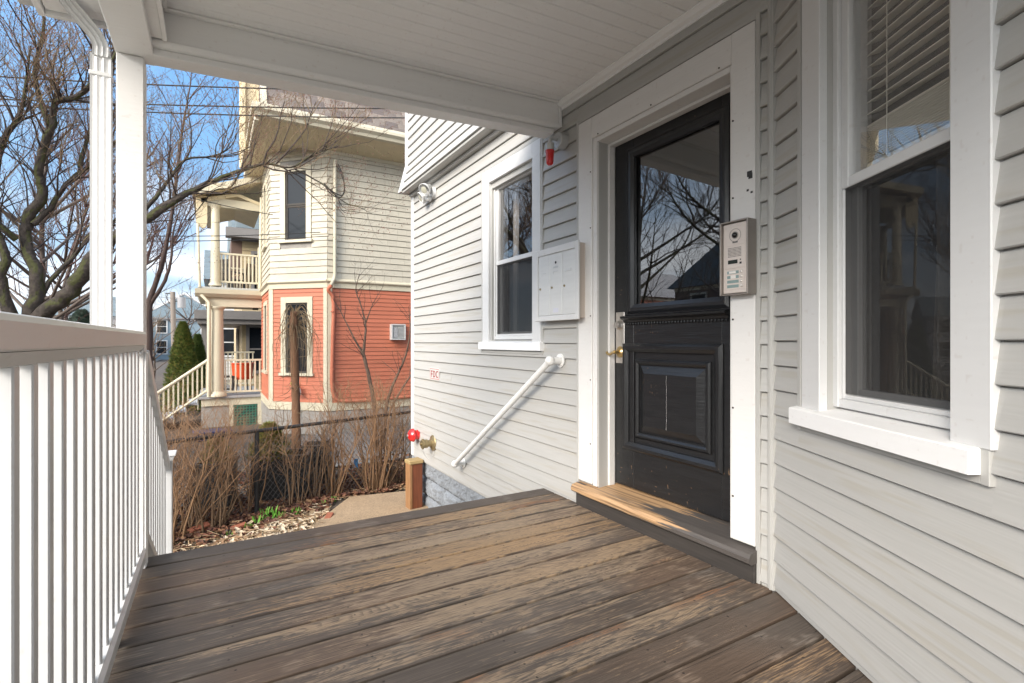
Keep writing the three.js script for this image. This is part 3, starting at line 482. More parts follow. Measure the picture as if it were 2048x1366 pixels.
{ // FDC sign
  const c = document.createElement('canvas'); c.width = 256; c.height = 144; const k = c.getContext('2d'); k.fillStyle = '#b9b6b2'; k.fillRect(0, 0, 256, 144); k.strokeStyle = '#b3261f'; k.lineWidth = 6; k.strokeRect(8, 8, 240, 128); k.fillStyle = '#7c0302'; k.font = 'bold 124px sans-serif'; k.textAlign = 'center'; k.textBaseline = 'middle'; k.fillText('FDC', 128, 76, 212);
  const tx = new THREE.CanvasTexture(c); tx.colorSpace = THREE.SRGBColorSpace;
  const t = wallThing('sign', 'white sign with red letters FDC on gray siding', 'sign', -5.14, 0.64, 0.014);
  const s = new THREE.Shape(), w = 0.135, h = 0.062, r = 0.014; s.moveTo(-w + r, -h); s.lineTo(w - r, -h); s.quadraticCurveTo(w, -h, w, -h + r); s.lineTo(w, h - r); s.quadraticCurveTo(w, h, w - r, h); s.lineTo(-w + r, h); s.quadraticCurveTo(-w, h, -w, h - r); s.lineTo(-w, -h + r); s.quadraticCurveTo(-w, -h, -w + r, -h);
  part('plate', new THREE.ExtrudeGeometry(s, { depth: 0.004, bevelEnabled: false }).translate(0, 0.063, 0), mVinyl, t);
  const g = new THREE.PlaneGeometry(0.262, 0.118); g.translate(0, 0.063, 0.0046); part('lettering', g, new THREE.MeshStandardMaterial({ map: tx, roughness: 0.95 }), t);
}
{ // fire bell
  const t = wallThing('fire_bell', 'red round fire alarm bell at the gray house corner', 'bell', -5.66, -0.03, 0.012);
  t.scale.setScalar(1.05);
  part('back_box', at(new THREE.CylinderGeometry(0.052, 0.056, 0.05, 8), 0, 0, 0.025, Math.PI / 2), mRed, t);
  part('gong', at(new THREE.LatheGeometry([[0.0, 0.062], [0.03, 0.058], [0.058, 0.04], [0.072, 0.012], [0.074, 0.0], [0.068, 0.0]].map(([r, y]) => new THREE.Vector2(r, y)), 32), 0, 0, 0.055, Math.PI / 2), mRed, t);
  part('bolt', at(rod(0.012, 0.008, 0, 0, 0, 12), 0, 0, 0.12, Math.PI / 2), mGalv, t);
}
{ // fire department connection
  const t = wallThing('hose_connection', 'aged brass fire hose connection with hanging chain on gray siding', 'hose connection', -5.19, -0.045, 0.012);
  part('escutcheon', at(new THREE.LatheGeometry([[0.03, 0.03], [0.045, 0.022], [0.078, 0.014], [0.086, 0.004], [0.086, 0]].map(([r, y]) => new THREE.Vector2(r, y)), 32), 0, 0, 0, Math.PI / 2), mOldBrass, t);
  part('inlet', mg(at(rod(0.036, 0.07, 0, 0, 0, 24), 0, 0, 0.05, Math.PI / 2), at(rod(0.046, 0.03, 0, 0, 0, 12), 0, 0, 0.085, Math.PI / 2)), mOldBrass, t);
  part('cap', mg(at(rod(0.044, 0.03, 0, 0, 0, 24), 0, 0, 0.118, Math.PI / 2), at(rod(0.012, 0.02, 0, 0, 0, 6), 0, 0, 0.14, Math.PI / 2), bx(-0.008, 0.008, 0.04, 0.056, 0.107, 0.128), bx(-0.008, 0.008, -0.056, -0.04, 0.107, 0.128)), mOldBrass, t);
  part('chain', new Tubes().add(smooth([[0, -0.05, 0.118], [-0.01, -0.11, 0.10], [0.02, -0.165, 0.05], [0.05, -0.12, 0.02], [0.055, -0.06, 0.012]], 6), 0.0022, 5).geo(), mGalv, t);
}
{ // wall handrail
  const t = wallThing('wall_handrail', 'white painted pipe handrail sloping down the gray siding', 'handrail', -2.86, 0.90, 0.012);
  const mP = M(0.76, 0.755, 0.735, 0.35, { map: whiteTone });
  part('rail_pipe', pipe([[0.02, 0.02, 0.09], [-1.55, -1.0, 0.09]], 0.0215, 18), mP, t);
  const fl = (x, y) => { part('elbow', mg(at(new THREE.SphereGeometry(0.034, 18, 12), x, y, 0.09), at(rod(0.026, 0.075, 0, 0, 0, 16), x, y, 0.05, Math.PI / 2)), mP, t); part('flange', mg(at(rod(0.047, 0.008, 0, 0, 0, 24), x, y, 0.006, Math.PI / 2), ...[0, 1, 2, 3].map((k) => at(rod(0.006, 0.006, 0, 0, 0, 8), x + 0.034 * Math.cos(k * 1.57 + 0.7), y + 0.034 * Math.sin(k * 1.57 + 0.7), 0.012, Math.PI / 2))), mP, t); };
  fl(0.02, 0.02); fl(-1.55, -1.0);
}

// ---------------------------------------------------------------- porch
{
  const t = thing('porch_deck', 'worn dark painted wooden porch floor of long boards', 'deck');
  for (let b = 0; b < 30; b++) {
    const z0 = DZ0 + b * BW + 0.0065, z1 = z0 + BW - 0.013; let xr = WX - 0.012;
    if (z1 > -1.309) xr = Math.min(WX, Math.max(bayEnd.x, WX - (z0 + 1.309) * Math.tan(YAW))) + 0.03;
    const xl = -0.42 + 0.006 * hash2(b, 70), g = at(cb(xr - xl, 0.028, z1 - z0, 0.0035), (xl + xr) / 2, -0.014 - 0.0014 * hash2(b, 71), (z0 + z1) / 2, 0.004 * (hash2(b, 3) - 0.5));
    const p = g.attributes.position, uv = new Float32Array(p.count * 2); for (let i = 0; i < p.count; i++) { uv[2 * i] = p.getX(i) + 0.42; uv[2 * i + 1] = Math.min(z1 - 0.001, Math.max(z0 + 0.001, p.getZ(i))) - DZ0 + (p.getY(i) + 0.014) * 0.1; }
    g.setAttribute('uv', new THREE.BufferAttribute(uv, 2)); part('deck_board', g, mDeck, t);
  }
  part('rim_board', bx(-0.40, 2.04, -0.21, -0.031, -3.03, -2.99), mDarkWood, t);
  for (let k = 0; k < 6; k++) part('joist', bx(-0.38 + k * 0.47, -0.34 + k * 0.47, -0.2, -0.032, -2.98, 0.0), mDarkWood, t);
  part('side_rim', bx(-0.405, -0.385, -0.21, -0.031, -2.985, 1.3), mDarkWood, t);
  part('skirt', bx(-0.40, -0.38, -1.0, -0.215, -2.98, 1.3), mWhite, t);
}
{
  const t = thing('porch_steps', 'dark wooden porch steps going down to the path', 'steps');
  for (let k = 0; k < 4; k++) { part('tread', bx(-0.24, 1.98, -0.205 - k * 0.17, -0.172 - k * 0.17, -3.36 - k * 0.27, -3.062 - k * 0.27), mDarkWood, t); part('riser', bx(-0.24, 1.98, -0.338 - k * 0.17 + (k === 3 ? -0.02 : 0), -0.207 - k * 0.17, -3.315 - k * 0.27, -3.295 - k * 0.27), mDarkWood, t); }
}
const roofG = thing('porch_roof', 'white porch roof with boarded ceiling and boxed beams', 'porch roof', [-0.28, 2.57, 0]);
{
  roofG.rotation.z = Math.atan(0.0435); const t = roofG; const zf = -2.83;
  for (let k = 0; k < 50; k++) { const z0 = zf + k * 0.084; part('ceiling_board', at(cb(2.27, 0.016, 0.0812, 0.0040), 1.185, 0.008 + 0.0012 * hash2(k, 2), z0 + 0.042), mCeiling, t); }
  part('roof_deck', bx(-0.40, 2.33, 0.03, 0.12, -3.07, 1.5), mWhite, t);
  part('crown_moulding', mg(prism([[0, 0], [0.048, 0], [0.048, -0.008], [0.03, -0.026], [0.012, -0.034], [0.012, -0.05], [0, -0.05]].map(([a, b]) => [a, b]).reverse(), 0, 4.3).rotateY(-Math.PI / 2).translate(2.329, -0.001, zf)), mWhite, t);
  part('front_beam', mg(bx(0.0, 2.295, -0.152, 0.02, -2.90, zf), prism([[-2.90, -0.172], [-2.832, -0.172], [-2.822, -0.160], [-2.818, -0.15], [-2.90, -0.15]], 0.0, 2.298), bx(0.0, 2.27, -0.205, -0.1725, -2.965, -2.855), bx(0.0, 2.28, -0.19, 0.02, -2.97, -2.91)), mWhite, t);
  part('beam_end_trim', bx(2.296, 2.318, -0.165, -0.002, -2.93, -2.822), mWhite, t);
  part('side_beam', mg(bx(-0.03, 0.075, -0.152, 0.02, -2.80, 1.4), bx(-0.115, 0.03, -0.205, -0.1525, -2.97, 1.4), bx(-0.12, -0.06, -0.15, 0.02, -2.96, 1.4), at(cb(0.02, 0.02, 4.2, 0.004), 0.08, -0.15, -0.70)), mWhite, t);
  part('cove_trim', mg(bx(0.08, 2.29, -0.012, 0.0, -2.828, -2.80), bx(0.078, 0.098, -0.012, 0.0, -2.798, 1.4)), mWhite, t);
  part('eave', mg(bx(-0.38, -0.125, 0.0, 0.028, -3.06, 1.5), bx(-0.41, -0.385, -0.02, 0.14, -3.09, 1.5), bx(-0.384, 2.33, -0.02, 0.14, -3.09, -3.065)), mWhite, t);
  part('gutter', prism([[0, 0.01], [0.06, 0.01], [0.085, 0.06], [0.085, 0.12], [0.0, 0.12]], -3.08, 1.5).rotateY(-Math.PI / 2).translate(-0.411, 0, 0), mVinyl, t);
}
{
  const t = thing('porch_post', 'square white painted wooden post carrying the porch beam', 'post', [-0.331, 0, -2.945]);
  part('shaft', bx(-0.052, 0.052, 0.0, 2.362, -0.052, 0.052, 0.004), mCasing, t);
  part('base_trim', mg(bx(-0.056, 0.058, 0.002, 0.09, 0.053, 0.06), bx(0.053, 0.06, 0.002, 1.0, -0.02, 0.05)), mWhite, t);
}
{ // downspout
  const t = thing('downspout', 'white fluted downspout beside the porch post', 'downspout', [-0.455, 0, -3.03]);
  const pr = []; const w = 0.038, d = 0.029; const side = (x0, y0, x1, y1) => { for (let k = 0; k < 9; k++) { const q = k / 9; const nx = (y1 - y0), ny = -(x1 - x0), l = Math.hypot(nx, ny); const o = 0.0035 * (k % 3 === 1 ? -1 : k % 3 === 2 ? -1 : 0.2); pr.push([mix(x0, x1, q) + nx / l * o, mix(y0, y1, q) + ny / l * o]); } };
  side(-w, -d, w, -d); side(w, -d, w, d); side(w, d, -w, d); side(-w, d, -w, -d);
  const sh = new THREE.Shape(pr.map(([a, b]) => new THREE.Vector2(a, b)));
  part('pipe', new THREE.ExtrudeGeometry(sh, { depth: 3.28, bevelEnabled: false }).rotateX(-Math.PI / 2).translate(0, -0.9, 0), mVinyl, t);
  const cv = new THREE.CatmullRomCurve3([V(0, 2.37, 0), V(0, 2.42, 0), V(-0.02, 2.47, 0.02), V(-0.07, 2.52, 0.06), V(-0.11, 2.56, 0.11), V(-0.12, 2.64, 0.12)]);
  part('elbow', new THREE.ExtrudeGeometry(sh, { steps: 22, extrudePath: cv, bevelEnabled: false }), mVinyl, t);
  part('strap', bx(-0.042, 0.042, 2.28, 2.30, -0.033, 0.033), mVinyl, t);
}
const mRailGloss = M(0.68, 0.675, 0.665, 0.3, { map: whiteTone });
{
  const t = thing('porch_railing', 'white porch railing with square balusters along the worn deck', 'railing', [-0.305, 0, 0]);
  const L = 1.25;
  part('top_rail', prism([[-0.034, 1.034], [0.034, 1.034], [0.036, 1.038], [0.036, 1.082], [0.030, 1.093], [0.012, 1.098], [-0.012, 1.098], [-0.030, 1.093], [-0.036, 1.082], [-0.036, 1.038]], -2.89, L).rotateY(-Math.PI / 2), mRailGloss, t);
  part('sub_rail', prism([[-0.014, 1.008], [0.014, 1.008], [0.034, 1.033], [-0.034, 1.033]], -2.885, L).rotateY(-Math.PI / 2), mRailGloss, t);
  part('bottom_rail', prism([[-0.034, 0.045], [0.034, 0.045], [0.034, 0.085], [0.022, 0.098], [-0.022, 0.098], [-0.034, 0.085]], -2.89, L).rotateY(-Math.PI / 2), mVinyl, t);
  for (let k = 0; k < 37; k++) part('baluster', at(cb(0.033, 0.912, 0.033, 0.003), 0, 0.553, -2.79 + k * 0.108), mVinyl, t);
  part('bracket', mg(bx(-0.02, 0.024, 0.99, 1.007, -2.888, -2.86), at(rod(0.006, 0.003, 0, 0, 0, 10), 0.0, 1.0, -2.859, Math.PI / 2)), mVinyl, t);
  for (const z of [-2.2, -1.1, 0.1]) part('rail_foot', bx(-0.02, 0.02, 0.001, 0.045, z - 0.02, z + 0.02), mVinyl, t);
}
{ // stair railing on the street side
  const t = thing('stair_railing', 'white stair railing sloping down from the porch post', 'railing', [-0.305, 0, 0]);
  const za = -3.0, zb = -4.365, ya = 0.985, yb = 0.165, sl = (yb - ya) / (zb - za), len = Math.hypot(zb - za, yb - ya), an = Math.atan2(yb - ya, -(zb - za));
  const bar = (w, h, yo) => at(cb(w, h, len, 0.004), 0, (ya + yb) / 2 + yo, (za + zb) / 2, an < 0 ? an : an);
  part('top_rail', bar(0.07, 0.06, 0.0), mVinyl, t); part('bottom_rail', bar(0.06, 0.045, -0.86), mVinyl, t);
  for (let k = 0; k < 11; k++) { const z = za - 0.09 - k * 0.117, y = ya + (z - za) * sl; part('baluster', at(cb(0.032, 0.80, 0.032, 0.003), 0, y - 0.43, z), mVinyl, t); }
}
{
  const t = thing('newel_post', 'white newel post with flared cap at the stair foot', 'post', [-0.305, -0.9, -4.41]);
  part('shaft', bx(-0.046, 0.046, 0, 1.115, -0.046, 0.046), mVinyl, t);
  const P = (w, y) => [[-w, y], [w, y]].flatMap(([a]) => [V(a, y, -w), V(a, y, w)]);
  part('cap', mg(uvM(new ConvexGeometry([...P(0.047, 1.09), ...P(0.062, 1.135)])), bx(-0.07, 0.07, 1.136, 1.155, -0.07, 0.07)), mVinyl, t);
}
{ // short wooden post by the foundation
  const t = thing('wooden_post', 'short stained wooden post with pale cap by the gray foundation', 'post', [1.945, -0.815, -5.50], 0.06);
  const redw = M(0.23, 0.072, 0.032, 0.45, { map: tex(256, 256, (i, j) => gray(0.75 + 0.6 * (streak(j, i, 256, 256, 28) - 0.5)), 0.3, 0.6) }), paleW = M(0.46, 0.33, 0.15, 0.7, { map: tex(256, 256, (i, j) => gray(0.75 + 0.6 * (streak(i, j, 256, 256, 38) - 0.5)), 0.3, 0.2) });
  part('post_core', bx(-0.052, 0.07, 0, 0.50, -0.07, 0.055), redw, t); part('face_board', bx(-0.082, -0.0525, 0, 0.50, -0.07, 0.062), M(0.40, 0.21, 0.095, 0.55, { map: redw.map }), t);
  part('cap', bx(-0.09, 0.078, 0.501, 0.545, -0.08, 0.07, 0.008), paleW, t);
}

// ---------------------------------------------------------------- fence, path edge, ground cover
{
  const t = thing('chain_link_fence', 'black chain link fence with pipe top rail behind the bare shrubs', 'fence');
  const A = [-2.6, -5.42], B = [4.6, -7.42]; const D = [B[0] - A[0], B[1] - A[1]], L = Math.hypot(...D);
  const P = (s, y) => { const x = A[0] + D[0] * s / L, z = A[1] + D[1] * s / L; return [x, y, z]; }; const topY = (s) => 0.055 + 0.004 * s, gy = (s) => { const [x, , z] = P(s, 0); return groundY(x, z, false) + 0.03; };
  part('top_rail', pipe(Array.from({ length: 16 }, (_, i) => P(i * L / 15, topY(i * L / 15))), 0.021, 12), mBlack, t);
  for (const s of [0.5, 3.12, 5.6, 7.2]) { part('fence_post', pipe([P(s, gy(s) - 0.1), P(s, topY(s))], 0.024, 12), mBlack, t); }
  const tb = new Tubes(), st = 0.075; const wire = (s0, dir) => { const pts = []; for (let k = 0; k <= 13; k++) { const y = -0.95 + k * st * 0.95, s = s0 + dir * k * st * 0.95 * 0.8; if (s < 0 || s > L || y > topY(s)) continue; const p = P(s, Math.max(y, gy(s))); pts.push(V(p[0], p[1], p[2] + (k % 2 ? 0.004 : -0.004))); } if (pts.length > 2) tb.add(pts, 0.0021, 4); };
  for (let s = -1; s < L + 1; s += st * 0.8) { wire(s, 1); wire(s, -1); } part('wire_mesh', tb.geo(), M(0.10, 0.095, 0.09, 0.4, { metalness: 0.3 }), t).userData.kind = 'stuff';
}
function lay(name, label, cat, geo, mat, list, colours) { // scattered litter: nobody could count it
  const m = new THREE.InstancedMesh(geo, mat, list.length); const o = new THREE.Object3D(), c = new THREE.Color();
  list.forEach(([x, y, z, s, rx, ry, rz], i) => { o.position.set(x, y, z); o.rotation.set(rx, ry, rz); o.scale.setScalar(s); o.updateMatrix(); m.setMatrixAt(i, o.matrix); const q = colours[Math.floor(rnd() * colours.length)], k = rr(0.75, 1.2); c.setRGB(q[0] * k, q[1] * k, q[2] * k); m.setColorAt(i, c); });
  m.name = numbered(name); m.userData = { kind: 'stuff', label, category: cat }; m.castShadow = m.receiveShadow = true; scene.add(m); return m;
}
function leafGeo(w, l, curl) { const g = new THREE.PlaneGeometry(w, l, 3, 5), p = g.attributes.position; for (let i = 0; i < p.count; i++) { const v = p.getY(i) / l + 0.5, u = p.getX(i) / w; p.setX(i, p.getX(i) * Math.pow(Math.sin(Math.PI * Math.min(0.97, v * 0.9 + 0.06)), 0.7)); p.setZ(i, curl * (u * u * 1.4 + Math.pow(v - 0.5, 2) * 1.2) * w + 0.1 * w * Math.sin(v * 9)); } g.rotateX(-Math.PI / 2); g.computeVertexNormals(); return g; }
const inPad = (x, z) => x > 0.3 + Math.max(0, -z - 4.05) * 0.42 && z > -6.3 && z < -4;
const litter = (n, f, s0, s1, lift) => { const L = []; let guard = 0; while (L.length < n && guard++ < n * 30) { const x = rr(-3.2, 4.2), z = rr(-8.8, -3.9); if (inPad(x, z) || rnd() > f(x, z)) continue; L.push([x, groundY(x, z) + lift + rr(0.0, 0.03), z, rr(s0, s1), rr(-0.7, 0.7), rr(0, 6.3), rr(-0.7, 0.7)]); } return L; };
const mLeaf = M(1, 1, 1, 0.85);
lay('fallen_leaves', 'brown dead leaves and litter under the fence shrubs', 'leaves', leafGeo(0.042, 0.065, 0.6), mLeaf, litter(13000, (x, z) => 0.12 + 0.88 * Math.exp(-Math.pow((z + 6.25 + 0.28 * x) / 0.55, 2)) * sst(0.30, 0.55, fbm(x * 1.4, z * 1.4, 2) + 0.15), 0.55, 1.25, 0.012), [[0.15, 0.06, 0.035], [0.19, 0.085, 0.045], [0.08, 0.038, 0.026], [0.26, 0.15, 0.08], [0.11, 0.045, 0.03]]);
lay('withered_leaves', 'pale straw colored withered leaves lying on the flower bed', 'leaves', leafGeo(0.04, 0.13, 0.6), mLeaf, litter(3800, (x, z) => Math.exp(-Math.pow((z + 5.25 + 0.50 * x) / 0.22, 2)) * sst(-1.2, -0.4, x) * sst(1.25, 0.9, x) * sst(0.25, 0.5, fbm(x * 2.4 + 9, z * 2.4, 2) + 0.1), 0.3, 1.35, 0.01).map((a) => [a[0], a[1], a[2], a[3], a[4] * 0.45, a[5], a[6] * 0.5]), [[0.46, 0.36, 0.24], [0.55, 0.46, 0.34], [0.34, 0.24, 0.14], [0.50, 0.41, 0.30], [0.22, 0.14, 0.08]]);
lay('straw', 'thin straw and broken stalks strewn on the soil', 'straw', new THREE.CylinderGeometry(0.0022, 0.0022, 0.22, 4).rotateZ(Math.PI / 2), mLeaf, litter(900, (x, z) => 0.06 + Math.exp(-Math.pow((z + 5.4 + 0.45 * x) / 0.4, 2)), 0.5, 1.5, 0.02).map((a) => [a[0], a[1], a[2], a[3], rr(-0.2, 0.2), a[5], rr(-0.25, 0.25)]), [[0.45, 0.34, 0.2], [0.3, 0.2, 0.11]]);
lay('gravel', 'small dark gravel on the soil by the path', 'gravel', new THREE.IcosahedronGeometry(0.009, 0), mLeaf, litter(5200, (x, z) => 0.35 + 0.6 * Math.exp(-Math.pow((z + 5.3 + 0.3 * x) / 0.8, 2)), 0.4, 1.5, -0.004), [[0.16, 0.14, 0.12], [0.1, 0.09, 0.08], [0.24, 0.21, 0.18]]);
{ // green shoots
  const g1 = leafGeo(0.022, 0.12, 0.4).rotateX(1.1).translate(0, 0.045, 0), mG = M(0.12, 0.30, 0.035, 0.6);
  const spots = [[0.50, -6.05, 1.3, 'largest clump of bright green shoots before the wide black planter'], [0.61, -6.0, 1.0, 'green shoots beside the largest clump, toward the path'], [0.40, -5.93, 1.0, 'green shoots beside the largest clump, toward the stair newel'], [0.78, -6.02, 0.9, 'green shoots at the foot of the planter shrub'], [0.30, -5.83, 0.8, 'low green shoots next to the half buried brick'], [1.10, -6.2, 0.6, 'tiny green shoots on bare soil by the path'], [1.24, -6.30, 0.6, 'tiny green shoots at the foot of the straight stems'], [0.13, -5.7, 0.6, 'tiny green shoots among pale withered leaves']];
  for (const [x, z, s, lb] of spots) {
    const t = thing('green_sprout', lb, 'sprout', [x, groundY(x, z), z], 0, 'green shoots in the flower bed');
    for (let k = 0; k < 11; k++) { const m = part('leaf', g1, mG, t); m.position.set(rr(-0.05, 0.05) * s, 0, rr(-0.05, 0.05) * s); m.rotation.set(rr(-0.3, 0.3), rr(0, 6.3), 0); m.scale.setScalar(s * rr(0.6, 1.1)); }
  }
}
{ // stray bricks
  const mBr = M(0.36, 0.12, 0.065, 0.85, { map: grayConc });
  for (const [x, z, s, r, lb] of [[-0.13, -5.98, 1, 0.4, 'red brick lying among dead leaves at the fence foot'], [1.05, -5.66, 0.75, 1.1, 'broken red brick at the path edge'], [0.22, -5.85, 0.7, 0.2, 'chipped red brick half buried in brown leaves']]) { const m = single('brick', cb(0.19, 0.06, 0.09, 0.006), mBr, lb, 'brick'); m.position.set(x, groundY(x, z) + 0.035, z); m.rotation.set(0.1, r, 0.12); m.scale.setScalar(s); }
}

// ---------------------------------------------------------------- woody plants
const nrm = (v) => v.normalize();
function wander(p, d, len, n, wob, up, r) { const pts = [p.clone()], q = p.clone(), dir = d.clone(); for (let k = 0; k < n; k++) { dir.x += rr(-wob, wob); dir.y += rr(-wob, wob) + up; dir.z += rr(-wob, wob); nrm(dir); q.addScaledVector(dir, len / n); pts.push(q.clone()); } return pts; }
const taper = (r0, r1, n) => Array.from({ length: n }, (_, k) => mix(r0, r1, k / (n - 1)));
function twigsOn(tb, pts, rads, o, lvl, buds) {
  let L = 0; for (let k = 1; k < pts.length; k++) L += pts[k].distanceTo(pts[k - 1]);
  const n = Math.round(L * o.per[lvl]) || (lvl ? 1 : 0);
  for (let c = 0; c < n; c++) {
    const f = mix(o.from ?? 0.15, 1, Math.sqrt(rnd())) * (pts.length - 1.001), k = Math.floor(f), p = pts[k].clone().lerp(pts[k + 1], f - k), r = mix(rads[k], rads[k + 1], f - k);
    const tan = pts[k + 1].clone().sub(pts[k]).normalize(); const side = V(rr(-1, 1), rr(-1, 1), rr(-1, 1)); side.addScaledVector(tan, -side.dot(tan)).normalize();
    const d = nrm(tan.multiplyScalar(o.fwd ?? 0.8).addScaledVector(side, 1).add(V(0, o.up ?? 0.3, 0)));
    const len = o.len[lvl] * rr(0.5, 1.25), rad = Math.min(r * 0.72, o.rad[lvl]) * rr(0.7, 1.1), nn = lvl >= 2 ? 3 : 5;
    const w = wander(p, d, len, nn, o.wob ?? 0.22, o.lift ?? 0.05), rs = taper(rad, rad * 0.4, nn + 1);
    tb[Math.min(lvl, tb.length - 1)].add(w, rs, lvl ? 3 : 4);
    if (lvl + 1 < o.len.length) twigsOn(tb, w, rs, { ...o, from: 0.2 }, lvl + 1, buds);
    if (buds && lvl >= o.len.length - 2) for (let b = 1; b < w.length; b++) if (rnd() < 0.45) { const e = w[b], dd = V(rr(-1, 1), rr(0, 1), rr(-1, 1)).normalize().multiplyScalar(0.011); buds.add([e, e.clone().add(dd), e.clone().addScaledVector(dd, 2)], [0.0015, 0.004, 0.001], 4); }
  }
}
function limbTree(name, label, group, limbs, o, mats) {
  const base = limbs[0].p[0], t = thing(name, label, 'tree', [base[0], base[1], base[2]], 0, group); const off = V(...base);
  const trunk = new Tubes(), mid = new Tubes(), fine = new Tubes(), buds = new Tubes();
  for (const { p, r, n: k = 4, t: tw = true } of limbs) {
    const pts = smooth(p.map((q) => V(...q).sub(off)), k), rs = pts.map((_, i) => { const f = i / (pts.length - 1) * (r.length - 1), a = Math.min(r.length - 2, Math.floor(f)); return mix(r[a], r[a + 1], f - a) * (1 + 0.14 * (hash2(i * 7, p.length * 3) - 0.5)); });
    for (let i = 1; i < pts.length - 1; i++) pts[i].add(V(rr(-1, 1), rr(-1, 1), rr(-1, 1)).multiplyScalar(rs[i] * 0.22));
    trunk.add(pts, rs, 9); if (tw) twigsOn([mid, fine], pts, rs, o, 0, o.buds ? buds : null);
  }
  part('trunk', trunk.geo(), mats[0], t); for (const [n, g, m] of [['branches', mid, mats[1]], ['twigs', fine, mats[2]], ...(o.buds ? [['buds', buds, mBud]] : [])]) part(n, g.geo(), m, t).userData.kind = 'stuff';
  return t;
}
limbTree('flowering_tree', 'gnarled bare tree with a mossy limb reaching across the yard', undefined, [
  { p: [[-1.99, -1.3, -8.57], [-1.99, 0.3, -8.57], [-1.98, 1.32, -8.565], [-1.91, 1.82, -8.52], [-2.035, 2.32, -8.6], [-2.02, 2.57, -8.59], [-1.86, 2.92, -8.49], [-1.88, 3.12, -8.45], [-1.83, 3.41, -8.36], [-1.72, 3.75, -8.3], [-1.69, 4.0, -8.28], [-1.46, 4.01, -8.03], [-1.23, 4.17, -7.78], [-1.0, 4.4, -7.5], [-0.85, 4.9, -7.3]], r: [0.13, 0.111, 0.0915, 0.0749, 0.0651, 0.0619, 0.0554, 0.0488, 0.0456, 0.0391, 0.0358, 0.0293, 0.026, 0.0195, 0.00977] },
  { p: [[-1.96, 2.52, -8.55], [-1.8, 2.755, -8.58], [-1.72, 2.91, -8.53], [-1.55, 3.2, -8.55], [-1.35, 3.4, -8.54], [-1.0, 3.9, -8.5]], r: [0.0358, 0.0326, 0.0293, 0.0228, 0.0195, 0.00781] },
  { p: [[-1.98, 1.0, -8.57], [-1.93, 1.30, -8.555], [-1.72, 1.50, -8.41], [-1.5, 1.76, -8.29], [-1.26, 2.165, -8.145], [-0.97, 2.46, -8.03], [-0.70, 2.65, -7.94], [-0.38, 2.91, -7.86], [-0.045, 3.136, -7.78], [0.24, 3.3, -7.73], [0.595, 3.45, -7.64], [0.89, 3.4, -7.47], [1.15, 3.57, -7.32], [1.47, 3.70, -7.13]], r: [0.0977, 0.0942, 0.0915, 0.0847, 0.0814, 0.0651, 0.0554, 0.0423, 0.0326, 0.026, 0.0176, 0.013, 0.00977, 0.00521] },
  { p: [[0.945, 3.38, -7.437], [1.237, 3.198, -7.267], [1.551, 2.955, -7.2], [1.728, 2.886, -7.096], [1.876, 2.797, -7.01]], r: [0.0111, 0.00915, 0.00781, 0.00521, 0.0026] },
  { p: [[0.299, 3.3, -7.698], [0.184, 3.1, -7.765], [0.011, 3.067, -7.866], [-0.19, 2.801, -7.983], [-0.305, 2.667, -8.05]], r: [0.0117, 0.00977, 0.00847, 0.00586, 0.00326] },
  { p: [[-0.868, 2.6, -8.032], [-0.658, 2.911, -8.025], [-0.555, 3.103, -8.081], [-0.333, 3.466, -8.067], [-0.018, 3.556, -7.999], [0.189, 3.709, -7.994], [0.3, 4.0, -7.99]], r: [0.0293, 0.026, 0.0209, 0.0157, 0.0117, 0.00781, 0.00326] },
  { p: [[-2.05, 0.9, -8.57], [-2.244, 1.796, -8.487], [-2.19, 2.04, -8.456], [-2.3, 2.525, -8.487], [-2.2, 3.496, -8.441], [-2.034, 3.799, -8.365], [-1.9, 4.6, -8.2]], r: [0.0781, 0.0554, 0.0488, 0.0423, 0.0326, 0.026, 0.00781] },
  { p: [[-1.937, 1.5, -8.54], [-1.748, 1.896, -8.545], [-1.551, 2.168, -8.546], [-1.405, 2.447, -8.576], [-1.138, 2.667, -8.537], [-0.9, 3.1, -8.5]], r: [0.0326, 0.0274, 0.0234, 0.0195, 0.0143, 0.00651] },
  { p: [[-1.75, 3.7, -8.3], [-1.9, 4.3, -8.35], [-1.8, 5.0, -8.3], [-1.9, 5.8, -8.2]], r: [0.0326, 0.0247, 0.0163, 0.00521] },
  { p: [[-1.5, 3.3, -8.5], [-1.4, 4.0, -8.7], [-1.2, 4.8, -8.8], [-1.25, 5.7, -8.9]], r: [0.026, 0.0195, 0.013, 0.00391] },
  { p: [[-2.2, 3.4, -8.44], [-2.6, 4.2, -8.6], [-2.7, 5.0, -8.7]], r: [0.0293, 0.0195, 0.00521] },
  { p: [[-2.1, 2.3, -8.5], [-2.7, 3.0, -8.2], [-3.4, 3.6, -8.0], [-4.0, 4.6, -7.8]], r: [0.0391, 0.0326, 0.0195, 0.00651] },
], { per: [8.5, 9, 8], len: [0.9, 0.48, 0.25], rad: [0.012, 0.0055, 0.003], up: 0.6, lift: 0.09, fwd: 0.7, wob: 0.26, buds: true }, [mBark, mTwig, mTwigTan]);
